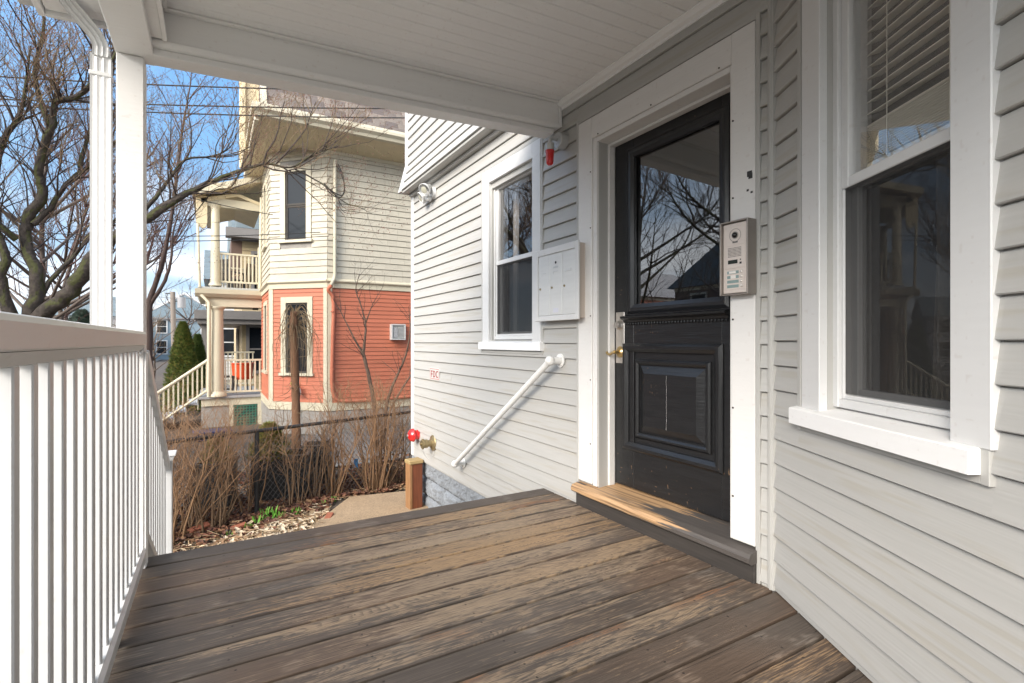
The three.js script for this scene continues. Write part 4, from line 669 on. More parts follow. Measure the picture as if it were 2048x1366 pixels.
limbTree('young_tree', 'slender upright young tree beside the porch post', undefined, [
  { p: [[-1.035, -1.2, -11.02], [-1.0, 0.9, -11.02], [-0.974, 1.781, -10.99], [-0.822, 2.31, -10.9], [-0.67, 3.1, -10.81], [-0.58, 3.9, -10.76], [-0.48, 4.78, -10.7], [-0.365, 5.57, -10.63], [-0.33, 5.9, -10.61]], r: [0.075, 0.065, 0.05, 0.036, 0.03, 0.024, 0.018, 0.01, 0.004] },
  { p: [[-0.974, 1.69, -10.99], [-0.746, 2.134, -10.855], [-0.654, 2.486, -10.8], [-0.632, 2.926, -10.79], [-0.5, 3.5, -10.8]], r: [0.035, 0.028, 0.022, 0.016, 0.006] },
  { p: [[-0.99, 1.2, -11], [-1.1, 2.0, -11.0], [-1.15, 3.0, -11.1], [-1.05, 4.4, -11.1]], r: [0.036, 0.026, 0.018, 0.005] },
], { per: [4.5, 5, 5], len: [0.95, 0.42, 0.2], rad: [0.011, 0.005, 0.003], up: 0.75, lift: 0.1, fwd: 0.6, wob: 0.2, buds: true }, [M(0.085, 0.055, 0.045, 0.85), mTwigRed, mTwigRed]);
{ // weeping standard
  const t = thing('weeping_tree', 'weeping tree with knobbly brown trunk and drooping bare twigs by the coral wall', 'tree', [1.09, -1.0, -8.62]); const tb = new Tubes(), tw = new Tubes();
  const pts = smooth([[0.02, -0.2, 0], [0.02, 0.9, 0], [0.0, 1.7, 0], [-0.015, 2.3, 0], [-0.01, 2.52, 0]], 8); tb.add(pts, pts.map((_, i) => 0.062 - 0.0004 * i + 0.012 * hash2(i, 8)), 9);
  for (let k = 0; k < 80; k++) { const a = rr(0, 6.283), R = rr(0.1, 0.36) * rr(0.7, 1.2), y0 = rr(2.1, 2.52), drop = rr(0.15, 1.2) * rr(0.5, 1); const pp = smooth([[0, y0, 0], [Math.cos(a) * R * 0.5, y0 + rr(0.05, 0.16), Math.sin(a) * R * 0.5], [Math.cos(a) * R, y0 - drop * 0.2, Math.sin(a) * R], [Math.cos(a) * R * rr(0.9, 1.15), y0 - drop * 0.6, Math.sin(a) * R * rr(0.9, 1.15)], [Math.cos(a + rr(-0.3, 0.3)) * R * rr(0.7, 1.15), y0 - drop, Math.sin(a) * R * 1.0]], 3); tw.add(pp, taper(0.0055, 0.002, pp.length), 3); }
  for (let k = 0; k < 30; k++) { const a = rr(0, 6.283), pp = wander(V(0, rr(0.9, 2.3), 0), V(Math.cos(a), rr(-0.6, 0.4), Math.sin(a)), rr(0.15, 0.45), 4, 0.4, -0.12); tw.add(pp, taper(0.006, 0.002, pp.length), 3); }
  part('trunk', tb.geo(), M(0.17, 0.085, 0.045, 0.9, { map: patchB, bumpMap: whiteBump, bumpScale: 0.01 }), t); part('twigs', tw.geo(), mTwigTan, t);
}
limbTree('small_tree', 'small bare branching tree against the coral siding', undefined, [
  { p: [[2.6, -1.1, -9.5], [2.56, -0.04, -9.5], [2.5, 0.334, -9.54], [2.402, 0.818, -9.6], [2.41, 0.985, -9.59], [2.434, 1.357, -9.58], [2.36, 1.73, -9.62], [2.28, 2.0, -9.67], [2.33, 2.3, -9.64]], r: [0.045, 0.04, 0.036, 0.03, 0.024, 0.018, 0.012, 0.008, 0.004] },
  { p: [[2.40, 0.8, -9.6], [2.225, 1.17, -9.7], [2.1, 1.45, -9.77], [2.02, 1.64, -9.82], [1.85, 1.9, -9.8]], r: [0.02, 0.015, 0.011, 0.008, 0.003] },
  { p: [[2.44, 1.4, -9.58], [2.55, 1.75, -9.5], [2.75, 2.1, -9.5]], r: [0.012, 0.008, 0.003] },
], { per: [5, 5, 4], len: [0.5, 0.25, 0.12], rad: [0.007, 0.004, 0.0025], up: 0.35, fwd: 0.8, wob: 0.22 }, [M(0.13, 0.085, 0.06, 0.9), mTwig, mTwigTan]);
limbTree('leaning_shrub', 'leaning bare shrub between the coral house and gray house corner', undefined, [
  { p: [[2.7, -1.1, -9.4], [2.79, -0.04, -9.37], [2.95, 0.43, -9.28], [3.08, 0.8, -9.2], [3.15, 1.26, -9.16], [3.1, 1.7, -9.1]], r: [0.035, 0.03, 0.022, 0.018, 0.012, 0.004] },
  { p: [[2.75, -0.4, -9.38], [3.0, 0.1, -9.3], [3.3, 0.6, -9.2], [3.5, 1.0, -9.1]], r: [0.022, 0.018, 0.013, 0.005] },
], { per: [5, 5, 4], len: [0.45, 0.25, 0.12], rad: [0.007, 0.004, 0.0025], up: 0.35, fwd: 0.8, wob: 0.22 }, [M(0.13, 0.085, 0.06, 0.9), mTwig, mTwigTan]);
function shrub(label, x, z, n, h, spread, rb, mats, dense = 1) {
  const t = thing('bare_shrub', label, 'shrub', [x, groundY(x, z) - 0.03, z], 0, 'bare shrubs along the fence'); const st = new Tubes(), tw = new Tubes();
  for (let k = 0; k < n; k++) {
    const a = rr(0, 6.283), q = Math.sqrt(rnd()), p = V(Math.cos(a) * rb * q, 0, Math.sin(a) * rb * q), d = nrm(V(Math.cos(a) * spread * q + rr(-0.12, 0.12), 1, Math.sin(a) * spread * q * 0.7 + rr(-0.12, 0.12))), H = h * rr(0.6, 1.08), w = wander(p, d, H, 7, 0.19, 0.04), r0 = rr(0.004, 0.0115), rs = taper(r0, 0.002, 8); st.add(w, rs, 5);
    twigsOn([tw, tw], w, rs, { per: [8 * dense, 7], len: [0.27, 0.13], rad: [0.0034, 0.002], up: 0.3, fwd: 0.7, wob: 0.3, lift: 0.05, from: 0.25 }, 0);
  }
  part('stems', st.geo(), mats[0], t).userData.kind = 'stuff'; part('twigs', tw.geo(), mats[1], t).userData.kind = 'stuff'; return t;
}
const mTwigSh = M(0.24, 0.135, 0.072, 0.85), mStem = M(0.25, 0.145, 0.075, 0.85, { map: patchB }), mStem2 = M(0.19, 0.12, 0.07, 0.85, { map: patchA });
shrub('dense tangled brown shrub beside the white stair newel', -0.40, -5.98, 54, 1.22, 0.36, 0.26, [mStem, mTwigSh], 1.3);
shrub('thick brown multi-stem shrub next to the left black planter box', -0.04, -6.10, 38, 1.2, 0.26, 0.20, [mStem2, mTwigSh], 1.2);
shrub('sparse upright shrub with thin stems between two black planters', 0.32, -6.28, 9, 1.2, 0.25, 0.05, [mStem, mTwigSh], 1.0);
shrub('brown shrub growing in front of the large black planter box', 0.80, -6.40, 14, 1.15, 0.28, 0.10, [mStem2, mTwigSh], 1.2);
shrub('tight bundle of brown stems under the weeping tree', 1.03, -6.50, 13, 1.1, 0.2, 0.07, [mStem2, mTwig], 0.7);
shrub('column of straight brown stems by the blue tag', 1.27, -6.52, 26, 1.35, 0.22, 0.08, [mStem, mTwigSh], 1.0);
shrub('broad vase shaped shrub of straight stems behind the path', 1.78, -6.50, 46, 1.5, 0.42, 0.13, [mStem, mTwigSh], 1.2);
shrub('shrub of thin stems beside the gray house corner', 2.16, -6.75, 26, 1.4, 0.3, 0.16, [mStem2, mTwigSh], 1.2);
shrub('wild bramble of arching twigs in front of the yellow stair rail', -0.85, -6.9, 36, 1.5, 0.5, 0.4, [mStem, mTwigSh], 1.3);
// black planters behind the fence
function planter(x, z, w, d, h, label, plant) {
  const t = thing('planter_box', label, 'planter', [x, groundY(x, z) + 0.02, z], -0.27), mP = M(0.018, 0.018, 0.019, 0.35);
  part('box', mg(bx(-w / 2, w / 2, 0, h, d / 2 - 0.02, d / 2), bx(-w / 2, w / 2, 0, h, -d / 2, -d / 2 + 0.02), bx(-w / 2, -w / 2 + 0.02, 0, h, -d / 2 + 0.02, d / 2 - 0.02), bx(w / 2 - 0.02, w / 2, 0, h, -d / 2 + 0.02, d / 2 - 0.02), bx(-w / 2 + 0.02, w / 2 - 0.02, 0, 0.02, -d / 2 + 0.02, d / 2 - 0.02)), mP, t);
  part('rim', mg(bx(-w / 2 - 0.02, w / 2 + 0.02, h, h + 0.03, d / 2 - 0.03, d / 2 + 0.02), bx(-w / 2 - 0.02, w / 2 + 0.02, h, h + 0.03, -d / 2 - 0.02, -d / 2 + 0.03), bx(-w / 2 - 0.02, -w / 2 + 0.03, h, h + 0.03, -d / 2 + 0.03, d / 2 - 0.03), bx(w / 2 - 0.03, w / 2 + 0.02, h, h + 0.03, -d / 2 + 0.03, d / 2 - 0.03)), mP, t);
  part('soil', plainBox(-w / 2 + 0.02, w / 2 - 0.02, h - 0.08, h - 0.04, -d / 2 + 0.02, d / 2 - 0.02), mSoil, t);
}
planter(0.02, -6.78, 0.36, 0.36, 0.5, 'square black planter box holding a yellow-green shrublet', 0);
planter(0.72, -6.82, 0.62, 0.4, 0.52, 'wide black planter box behind the chain link fence', 0);
planter(1.22, -7.35, 0.34, 0.34, 0.52, 'small black planter box beside straight brown stems', 0);
function conifer(name, label, x, y, z, h, r, cols, n, sprig = 0.06) { // foliage sprays through a conical volume
  const t = thing(name, label, 'shrub', [x, y, z]); part('trunk', pipe([[0, -0.05, 0], [0, h * 0.85, 0]], 0.02 + r * 0.03, 7), mBark, t);
  const gs = cols.map(() => []); const P = cols.map(() => ({ p: [], n: [] }));
  for (let k = 0; k < n; k++) {
    const f = Math.pow(rnd(), 0.8), a = rr(0, 6.283), lump = 0.8 + 0.35 * vnoise(a * 2.5 + 7, f * 9), R = r * Math.pow(1 - f, 0.7) * lump * Math.sqrt(rr(0.35, 1)) + 0.02, c = V(Math.cos(a) * R, 0.05 + f * h, Math.sin(a) * R), o = nrm(V(Math.cos(a), rr(0.4, 1.6), Math.sin(a))), s = nrm(V(-Math.sin(a) + rr(-0.6, 0.6), rr(-0.4, 0.4), Math.cos(a) + rr(-0.6, 0.6))), q = P[Math.floor(rnd() * cols.length)];
    for (let b = -2; b <= 2; b++) { const tip = c.clone().addScaledVector(o, sprig * (1.2 - Math.abs(b) * 0.22)).addScaledVector(s, sprig * 0.3 * b), w = s.clone().multiplyScalar(sprig * 0.12); q.p.push(c.x - w.x, c.y - w.y, c.z - w.z, c.x + w.x, c.y + w.y, c.z + w.z, tip.x, tip.y, tip.z); }
  }
  P.forEach((q, i) => { const g = new THREE.BufferGeometry(); g.setAttribute('position', new THREE.Float32BufferAttribute(q.p, 3)); g.computeVertexNormals(); part('crown', g, M(...cols[i], 0.8, { side: THREE.DoubleSide }), t); });
}
conifer('potted_shrub', 'yellow-green feathery evergreen growing in the wide black planter', 0.58, groundY(0.7, -6.8) + 0.46, -6.80, 0.42, 0.26, [[0.20, 0.18, 0.035], [0.10, 0.13, 0.03], [0.28, 0.24, 0.06]], 1300, 0.05);
conifer('potted_shrub', 'small golden shrublet growing in the square black planter', 0.02, groundY(0, -6.8) + 0.44, -6.78, 0.32, 0.18, [[0.26, 0.22, 0.05], [0.14, 0.15, 0.04]], 500, 0.05);
{ const m = single('plant_tag', cb(0.05, 0.11, 0.006, 0.002), M(0.05, 0.22, 0.5, 0.5), 'small blue tag hanging on the chain link fence', 'tag'); m.position.set(1.56, -0.50, -6.62); }

// ---------------------------------------------------------------- coral and cream neighbour
const coral = thing('coral_house', 'two-tone house with coral lower siding and cream shingled upper floor', 'house');
const GN = -1.5, CZ = -12.5, CX = 2.294, FL = 1.59, FX = 1.17, FZ = -13.624, FLEN = 2.5;
function farWindow(par, fr, x0, x1, y0, y1, cw, ym, mSash = mDark) {
  const w = sub('window', par, ...fr);
  part('casing', mg(bx(x0 - cw, x0, y0, y1 + cw, -0.02, 0.035), bx(x1, x1 + cw, y0, y1 + cw, -0.02, 0.035), bx(x0, x1, y1, y1 + cw, -0.02, 0.034)), mCreamTrim, w);
  part('sill', bx(x0 - cw - 0.04, x1 + cw + 0.04, y0 - 0.065, y0 - 0.001, -0.02, 0.075), mCreamTrim, w);
  const s = 0.045, fr2 = (a, b, z) => mg(bx(x0, x0 + s, a, b, z - 0.03, z), bx(x1 - s, x1, a, b, z - 0.03, z), bx(x0 + s, x1 - s, a, a + s, z - 0.03, z - 0.001), bx(x0 + s, x1 - s, b - s, b, z - 0.03, z - 0.001));
  if (ym) { part('upper_sash', fr2(ym, y1, 0.0), mSash, w); part('lower_sash', fr2(y0, ym, -0.012), mSash, w); part('glass', plainBox(x0 + s, x1 - s, ym + s, y1 - s, -0.03, -0.014), mDarkPane, w); part('glass', plainBox(x0 + s, x1 - s, y0 + s, ym - s, -0.045, -0.028), mDarkPane, w); }
  else { part('sash', fr2(y0, y1, 0.0), mSash, w); part('glass', plainBox(x0 + s, x1 - s, y0 + s, y1 - s, -0.03, -0.014), mDarkPane, w); }
  return w;
}
{
  const frames = [{ fr: [[CX, 0, CZ], 0], L: 7, h: [], n: 'r' }, { fr: [[FX, 0, FZ], -Math.PI / 4], L: FL, h: [[0.30, 1.17, 3.40, 5.24], [0.32, 1.19, 0.22, 2.11]], n: 'f' }, { fr: [[FX, 0, FZ - FLEN], -Math.PI / 2], L: FLEN, h: [[1.0, 1.95, 0.22, 2.11], [0.85, 1.75, 3.45, 5.24]], n: 's' }];
  const shg = (w, y, h, x) => course(x + 0.0012, x + w - 0.0012, y, y, y + h, h, () => 0, 0.022);
  let count = 0;
  for (const { fr, L, h, n } of frames) {
    const w = part('wall', slab(0, L, GN, 5.6, h.map(([a, b, c, d]) => [a + 0.1, b - 0.1, c + 0.04, d - 0.1]), -0.2, -0.003), mStone, coral); w.position.set(...fr[0]); w.rotation.y = fr[1];
    courses(w, 0.0, L, -0.39, 2.31, 0.1, h, mCoral, 'siding_board', () => 0, 0.016);
    if (n === 's') courses(w, 0, L, 2.53, 5.5, 0.15, h, mCreamS, 'shingle_course', () => 0, 0.02);
    else for (let r = 0; r < 20; r++) {
      const y = 2.53 + r * 0.149; let x = n === 'r' ? -0.0 : 0; const end = n === 'r' ? 3.0 : L; let first = true;
      while (x < end - 0.02) { let wd = rr(0.2, 0.36); if (first) { wd *= rr(0.5, 1); first = false; } if (end - x - wd < 0.1) wd = end - x;
        let skip = false, cut = null; for (const H of h) if (y + 0.149 > H[2] && y < H[3] && x + wd > H[0] && x < H[1]) { if (x < H[0] - 0.03) cut = H[0] - x; else skip = H[1]; }
        if (cut) wd = cut; if (skip) { x = skip; continue; } const m = part('shingle', shg(wd, y - rr(0, 0.003), 0.149, x), mCreamS[Math.floor(rnd() * 3)], w); count++; x += wd; }
      if (n === 'r') part('shingle_course', course(end, L, y, y, y + 0.149, 0.149, () => 0, 0.022), mCreamS[1], w);
    }
    // belt, base and frieze trim
    part('belt_trim', prism([[-0.01, 2.312], [0.035, 2.312], [0.035, 2.42], [0.085, 2.46], [0.085, 2.485], [0.03, 2.53], [-0.01, 2.53]], -0.02, L + 0.02), mCreamTrim, w);
    part('base_trim', bx(-0.015, L + 0.015, -0.58, -0.392, -0.01, 0.035), mCreamTrim, w);
    part('frieze', bx(-0.01, L + 0.01, 5.45, 5.6, -0.01, 0.03), mCreamTrim, w);
    for (const x of n === 'f' ? [0.05, L - 0.05] : n === 'r' ? [0.05] : [L - 0.05]) part('corner_board', bx(x - 0.05, x + 0.05, -0.391, 2.311, 0.0, 0.026), mCreamTrim, w);
    for (let r = 0; r < 3; r++) for (let k = 0; k < Math.ceil(Math.min(L, 3.6) / 0.5); k++) { const a = k * 0.5 + (r % 2) * 0.22 - 0.1, b = Math.min(L, a + 0.49); if (b - Math.max(a, 0) > 0.06) part('stone_block', bx(Math.max(0, a), b, -0.875 - r * 0.28, -0.6 - r * 0.28, -0.02, 0.006 + 0.02 * rnd(), 0.008), mStone, w); }
  }
  farWindow(coral, frames[1].fr, 0.445, 1.025, 3.47, 5.10, 0.14, 4.30); farWindow(coral, frames[1].fr, 0.465, 1.06, 0.30, 1.97, 0.14, 0);
  farWindow(coral, frames[2].fr, 1.12, 1.83, 0.30, 1.97, 0.12, 0); farWindow(coral, frames[2].fr, 0.97, 1.63, 3.52, 5.10, 0.12, 4.3);
  // eave, gutter, roof
  part('soffit', mg(prism([[-12.6, 5.50], [-11.72, 5.69], [-11.72, 5.74], [-12.6, 5.62]], 0.80, 9.3), plainBox(0.80, 2.3, 5.60, 5.66, -16.2, -12.55)), mYellow, coral);
  part('gutter', prism([[-11.74, 5.68], [-11.66, 5.70], [-11.64, 5.76], [-11.58, 5.82], [-11.58, 5.88], [-11.6, 5.94], [-11.74, 5.94]], 0.72, 9.3), mCreamTrim, coral);
  part('fascia', mg(bx(0.72, 0.80, 5.62, 5.94, -16.2, -11.75), bx(0.66, 0.72, 5.82, 5.94, -16.2, -11.6)), mCreamTrim, coral);
  const roof = part('roof', prism([[-11.72, 5.93], [-13.2, 9.2], [-16.5, 10.4], [-16.5, 5.93]].reverse(), 0.95, 9.3), mRoofS[0], coral);
  const sl = Math.atan2(3.27, 1.48);
  for (let r = 0; r < 9; r++) for (let k = 0; k < 14; k++) { const wd = 0.292, m = part('shingle', cb(wd, 0.19, 0.014, 0.003), mRoofS[Math.floor(rnd() * 4)], roof); const s = 0.07 + r * 0.155; m.position.set(1.08 + k * 0.297 + (r % 2) * 0.148 + rr(-0.01, 0.01), 5.93 + Math.sin(sl) * s, -11.72 - Math.cos(sl) * s + 0.008); m.rotation.x = -(Math.PI / 2 - sl) + 0.035; }
  part('rake_board', prism([[-11.68, 5.94], [-13.2, 9.25], [-13.3, 9.25], [-11.85, 5.94]].reverse(), 0.84, 0.95), mCreamTrim, coral);
  part('front_gable', mg(plainBox(0.62, 1.25, 5.67, 9.6, -15.4, -14.0), bx(0.58, 0.66, 5.67, 9.6, -14.02, -13.94), bx(0.58, 0.619, 5.67, 9.6, -15.42, -15.34)), mYellow, coral);
  // downspout, coral below the belt
  const R = [CX, 0, CZ]; const f = sub('downspout', coral, R);
  part('upper_pipe', pipe([[0.15, 5.3, 0.09], [0.15, 2.62, 0.09], [0.12, 2.50, 0.12], [0.05, 2.36, 0.14]], 0.04, 12), mCreamTrim, f);
  part('lower_pipe', new Tubes().add(smooth([[0.06, 2.36, 0.14], [0.0, 2.25, 0.10], [-0.0 + 0.1, 2.1, 0.075], [0.1, 1.0, 0.075], [0.1, -0.1, 0.075], [0.18, -0.3, 0.075], [0.4, -0.36, 0.075], [2.6, -0.31, 0.075]], 4), 0.042, 12).geo(), mCoral[1], f);
  part('pipe_clamp', mg(rod(0.046, 0.03, 0.1, 1.75, 0.075), rod(0.046, 0.03, 0.1, 0.4, 0.075)), mCoral[0], f); part('pipe_clamp', mg(rod(0.045, 0.03, 0.15, 4.3, 0.09), rod(0.045, 0.03, 0.15, 3.3, 0.09)), mCreamTrim, f);
  part('cable_coil', new Tubes().add(smooth([[0.15, 5.2, 0.1], [0.25, 5.05, 0.14], [0.36, 4.6, 0.14], [0.25, 4.42, 0.14], [0.02, 4.5, 0.14], [-0.1, 4.7, 0.14], [0.05, 4.55, 0.16], [0.3, 4.48, 0.16], [0.33, 4.9, 0.15], [0.22, 5.2, 0.12]], 5), 0.012, 6).geo(), mBlack, f);
}
{
  const t = thing('air_conditioner', 'light gray through-wall air conditioner sleeve on coral siding', 'air conditioner', [3.95, 1.09, CZ]), m = M(0.55, 0.55, 0.53, 0.5);
  part('cabinet', mg(bx(-0.18, 0.18, 0, 0.03, 0, 0.17), bx(-0.18, 0.18, 0.36, 0.39, 0, 0.17), bx(-0.18, -0.15, 0.03, 0.36, 0, 0.17), bx(0.15, 0.18, 0.03, 0.36, 0, 0.17), plainBox(-0.15, 0.15, 0.03, 0.36, 0.0, 0.12)), m, t);
  part('vent_panel', bx(-0.13, -0.02, 0.05, 0.31, 0.12, 0.15), M(0.36, 0.36, 0.36, 0.6), t); for (let k = 0; k < 9; k++) part('louvre', bx(0.0, 0.14, 0.05 + k * 0.031, 0.066 + k * 0.031, 0.12, 0.155, 0.001), m, t);
}
{
  const t = thing('wall_ornament', 'small yellow and white bird shaped ornament by the weeping tree', 'ornament', [1.62, -0.12, -12.95], -Math.PI / 4);
  part('body', new THREE.SphereGeometry(0.1, 16, 12).scale(0.8, 1.35, 0.6).rotateZ(0.4).translate(0.1, 0.02, 0), M(0.62, 0.6, 0.55, 0.6), t); part('head', new THREE.SphereGeometry(0.06, 14, 10).translate(-0.02, 0.18, 0), M(0.7, 0.5, 0.08, 0.6), t); part('beak', new THREE.ConeGeometry(0.02, 0.07, 8).rotateZ(1.6).translate(-0.1, 0.18, 0), mDark, t);
  part('stake', pipe([[0.06, -0.1, 0], [0.06, -1.1, 0]], 0.008, 6), mBlack, t);
}
// neighbour's two-storey porch
{
  const t = thing('neighbor_porch', 'cream two-storey front porch with round columns and white rails', 'porch'); const Z0 = -16.02, Z1 = -19.2, X0 = -0.30, X1 = 1.165;
  const lathe = (pr) => new THREE.LatheGeometry(pr.map(([r, y]) => new THREE.Vector2(r, y)), 28);
  part('floor', bx(X0 - 0.06, X1, -0.50, -0.44, Z1, Z0 + 0.06), M(0.33, 0.33, 0.33, 0.6, { map: patchA }), t); part('floor_fascia', mg(bx(X0, X1, -0.70, -0.505, Z0 - 0.03, Z0), bx(X0, X0 + 0.03, -0.70, -0.505, Z1, Z0 - 0.031)), mCreamTrim, t);
  for (const [x0, x1] of [[0.36, 0.46], [1.06, 1.16]]) part('skirt_post', bx(x0, x1, GN, -0.701, Z0 - 0.06, Z0 - 0.005), mCreamTrim, t);
  part('skirt_wall', plainBox(X0, 0.36, GN, -0.702, Z0 - 0.1, Z0 - 0.05), mStone, t);
  const mLat = M(0.03, 0.14, 0.10, 0.6), lat = sub('lattice', t); for (let k = 0; k < 8; k++) part('slat', bx(0.47 + k * 0.0745, 0.502 + k * 0.0745, GN + 0.05, -0.71, Z0 - 0.03, Z0 - 0.02, 0.001), mLat, lat); for (let k = 0; k < 10; k++) part('slat', bx(0.461, 1.059, GN + 0.08 + k * 0.0745, GN + 0.112 + k * 0.0745, Z0 - 0.019, Z0 - 0.009, 0.001), mLat, lat); part('backing', plainBox(0.46, 1.06, GN, -0.71, Z0 - 0.3, Z0 - 0.28), mBlack, lat);
  for (const z of [Z0 - 0.05, Z1 + 0.15]) { part('column', lathe([[0.24, 0], [0.24, 0.06], [0.2, 0.09], [0.19, 0.12], [0.165, 0.15], [0.168, 0.9], [0.145, 2.28], [0.16, 2.30], [0.145, 2.33], [0.17, 2.37], [0.2, 2.40], [0.2, 2.44]]).translate(0.07, -0.44, z), mCreamTrim, t); part('column', lathe([[0.16, 0], [0.16, 0.05], [0.12, 0.08], [0.115, 0.5], [0.10, 2.1], [0.12, 2.13], [0.14, 2.2]]).translate(0.03, 2.56, z), mCreamTrim, t); }
  part('beam', mg(bx(X0 + 0.1, X1, 2.0, 2.25, Z0 - 0.2, Z0), bx(X0 + 0.1, X0 + 0.32, 2.0, 2.25, Z1, Z0 - 0.201)), mCreamTrim, t);
  part('porch_ceiling', plainBox(X0 + 0.1, X1, 2.12, 2.2, Z1, Z0 - 0.21), mYellow, t);
  part('cornice', mg(prism([[Z0 - 0.1, 2.252], [Z0 + 0.08, 2.252], [Z0 + 0.16, 2.34], [Z0 + 0.18, 2.46], [Z0 - 0.1, 2.46]], X0 - 0.14, X1), prism([[0, 2.252], [0.18, 2.252], [0.24, 2.34], [0.26, 2.46], [0, 2.46]], Z1, Z0 - 0.1).rotateY(-Math.PI / 2).translate(X0 + 0.12, 0, 0)), mCreamTrim, t);
  part('balcony_floor', bx(X0 - 0.08, X1, 2.465, 2.52, Z1, Z0 + 0.1), M(0.4, 0.4, 0.38, 0.6), t);
  part('porch_lamp', mg(bx(0.98, 1.13, 1.98, 2.06, -16.9, -16.75), rod(0.04, 0.05, 1.055, 2.08, -16.82)), mBlack, t);
  const rail = (y0, y1, z, x0, x1, n, nm) => { const r = sub(nm, t); part('top_rail', bx(x0, x1, y1 - 0.05, y1, z - 0.035, z + 0.035), mCreamTrim, r); part('bottom_rail', bx(x0, x1, y0, y0 + 0.05, z - 0.03, z + 0.03), mCreamTrim, r); for (let k = 0; k < n; k++) part('baluster', cb(0.04, y1 - y0 - 0.1, 0.04, 0.003), mCreamTrim, r).position.set(x0 + (k + 0.6) * (x1 - x0) / n, (y0 + y1) / 2, z); };
  rail(-0.36, 0.56, Z0 - 0.05, 0.2, X1, 8, 'railing'); rail(-0.36, 0.72, Z1 + 0.1, 0.2, X1, 8, 'railing'); rail(2.66, 3.48, Z0 - 0.05, 0.12, X1 - 0.1, 10, 'railing'); rail(2.66, 3.48, Z1 + 0.1, 0.12, X1 - 0.1, 10, 'railing');
  part('rail_post', mg(bx(X1 - 0.1, X1 - 0.01, 2.53, 3.7, Z0 - 0.1, Z0 - 0.01)), mCreamTrim, t);
  // roof of the balcony
  part('balcony_ceiling', mg(prism([[X0 - 0.0, 4.78], [0.55, 5.06], [X1, 4.86], [X1, 4.95], [0.55, 5.15], [X0, 4.9]].map(([a, b]) => [a, b]), -Z0, -Z1).rotateY(Math.PI / 2).scale(1, 1, 1)), mYellow, t);
  part('balcony_beam', mg(bx(X0 + 0.1, X1, 4.72, 4.95, Z0 - 0.15, Z0 - 0.02), bx(X0 + 0.1, X0 + 0.25, 4.70, 4.95, Z1, Z0 - 0.151)), mCreamTrim, t);
  part('balcony_roof', prism([[0, 0], [1.75, 0.62], [1.75, 0.72], [0, 0.13]], -Z0 - 0.3, -Z1).rotateY(Math.PI / 2).translate(-0.46, 4.96, 0), mRoofS[1], t);
  part('eave_bracket', uvM(new THREE.ExtrudeGeometry(new THREE.Shape([[-0.42, 4.96], [-0.42, 4.25], [-0.36, 4.16], [-0.28, 4.10], [-0.2, 4.13], [-0.16, 4.25], [-0.16, 4.96]].map(([a, b]) => new THREE.Vector2(a, b))), { depth: 0.1, bevelEnabled: false }).translate(0, 0, Z0 - 0.1)), mYellow, t);
  part('roof_soffit', prism([[0, 0], [1.70, 0.60], [1.70, 0.615], [0, 0.02]], -Z0 - 0.28, -Z1 - 0.02).rotateY(Math.PI / 2).translate(-0.45, 4.925, 0), mYellow, t);
  part('gutter_board', bx(-0.5, -0.42, 4.94, 5.06, Z1, Z0 + 0.3), mCreamTrim, t); part('roof_fascia', uvM(new THREE.ExtrudeGeometry(new THREE.Shape([[-0.48, 4.90], [1.2, 5.5], [1.2, 5.68], [-0.48, 5.08]].map(([a, b]) => new THREE.Vector2(a, b))), { depth: 0.05, bevelEnabled: false }).translate(0, 0, Z0 + 0.26)), mCreamTrim, t);
  part('downspout', mg(pipe([[-0.38, 4.2, Z0], [-0.33, 2.5, Z0 + 0.1]], 0.035, 8), pipe([[-0.3, 2.3, Z0 + 0.1], [-0.12, 2.1, Z0 + 0.12], [-0.12, -0.4, Z0 + 0.12]], 0.045, 8)), mCreamTrim, t);
  part('corner_pipe', pipe([[X1 - 0.02, 5.1, Z0 + 0.05], [X1 - 0.04, 3.6, Z0 + 0.05], [X1 - 0.04, 2.56, Z0 + 0.05]], 0.04, 8), mCreamTrim, t);
  // stairs down to the street side
  const st = sub('staircase', t); for (let k = 0; k < 5; k++) { part('tread', bx(X0 - 0.34 - k * 0.27, X0 - 0.06 - k * 0.27, -0.66 - k * 0.175, -0.62 - k * 0.175, -17.6, Z0 - 0.1), M(0.4, 0.42, 0.45, 0.6), st); part('riser', bx(X0 - 0.09 - k * 0.27, X0 - 0.065 - k * 0.27, -0.79 - k * 0.175, -0.505 - k * 0.175 - (k ? 0 : 0), -17.6, Z0 - 0.11), mCreamTrim, st); }
  const sr = sub('stair_rail', t), sx0 = -0.12, sx1 = -1.62, sy0 = 0.56, sy1 = -0.56; part('top_rail', pipe([[sx0, sy0, Z0 - 0.06], [sx1, sy1, Z0 - 0.06]], 0.045, 8), mCreamTrim, sr); part('bottom_rail', pipe([[sx0, sy0 - 0.80, Z0 - 0.06], [sx1, sy1 - 0.80, Z0 - 0.06]], 0.035, 6), mCreamTrim, sr);
  for (let k = 0; k < 14; k++) { const q = (k + 0.5) / 14; part('baluster', cb(0.04, 0.8, 0.04, 0.003), mCreamTrim, sr).position.set(mix(sx0, sx1, q), mix(sy0, sy1, q) - 0.40, Z0 - 0.06); }
}
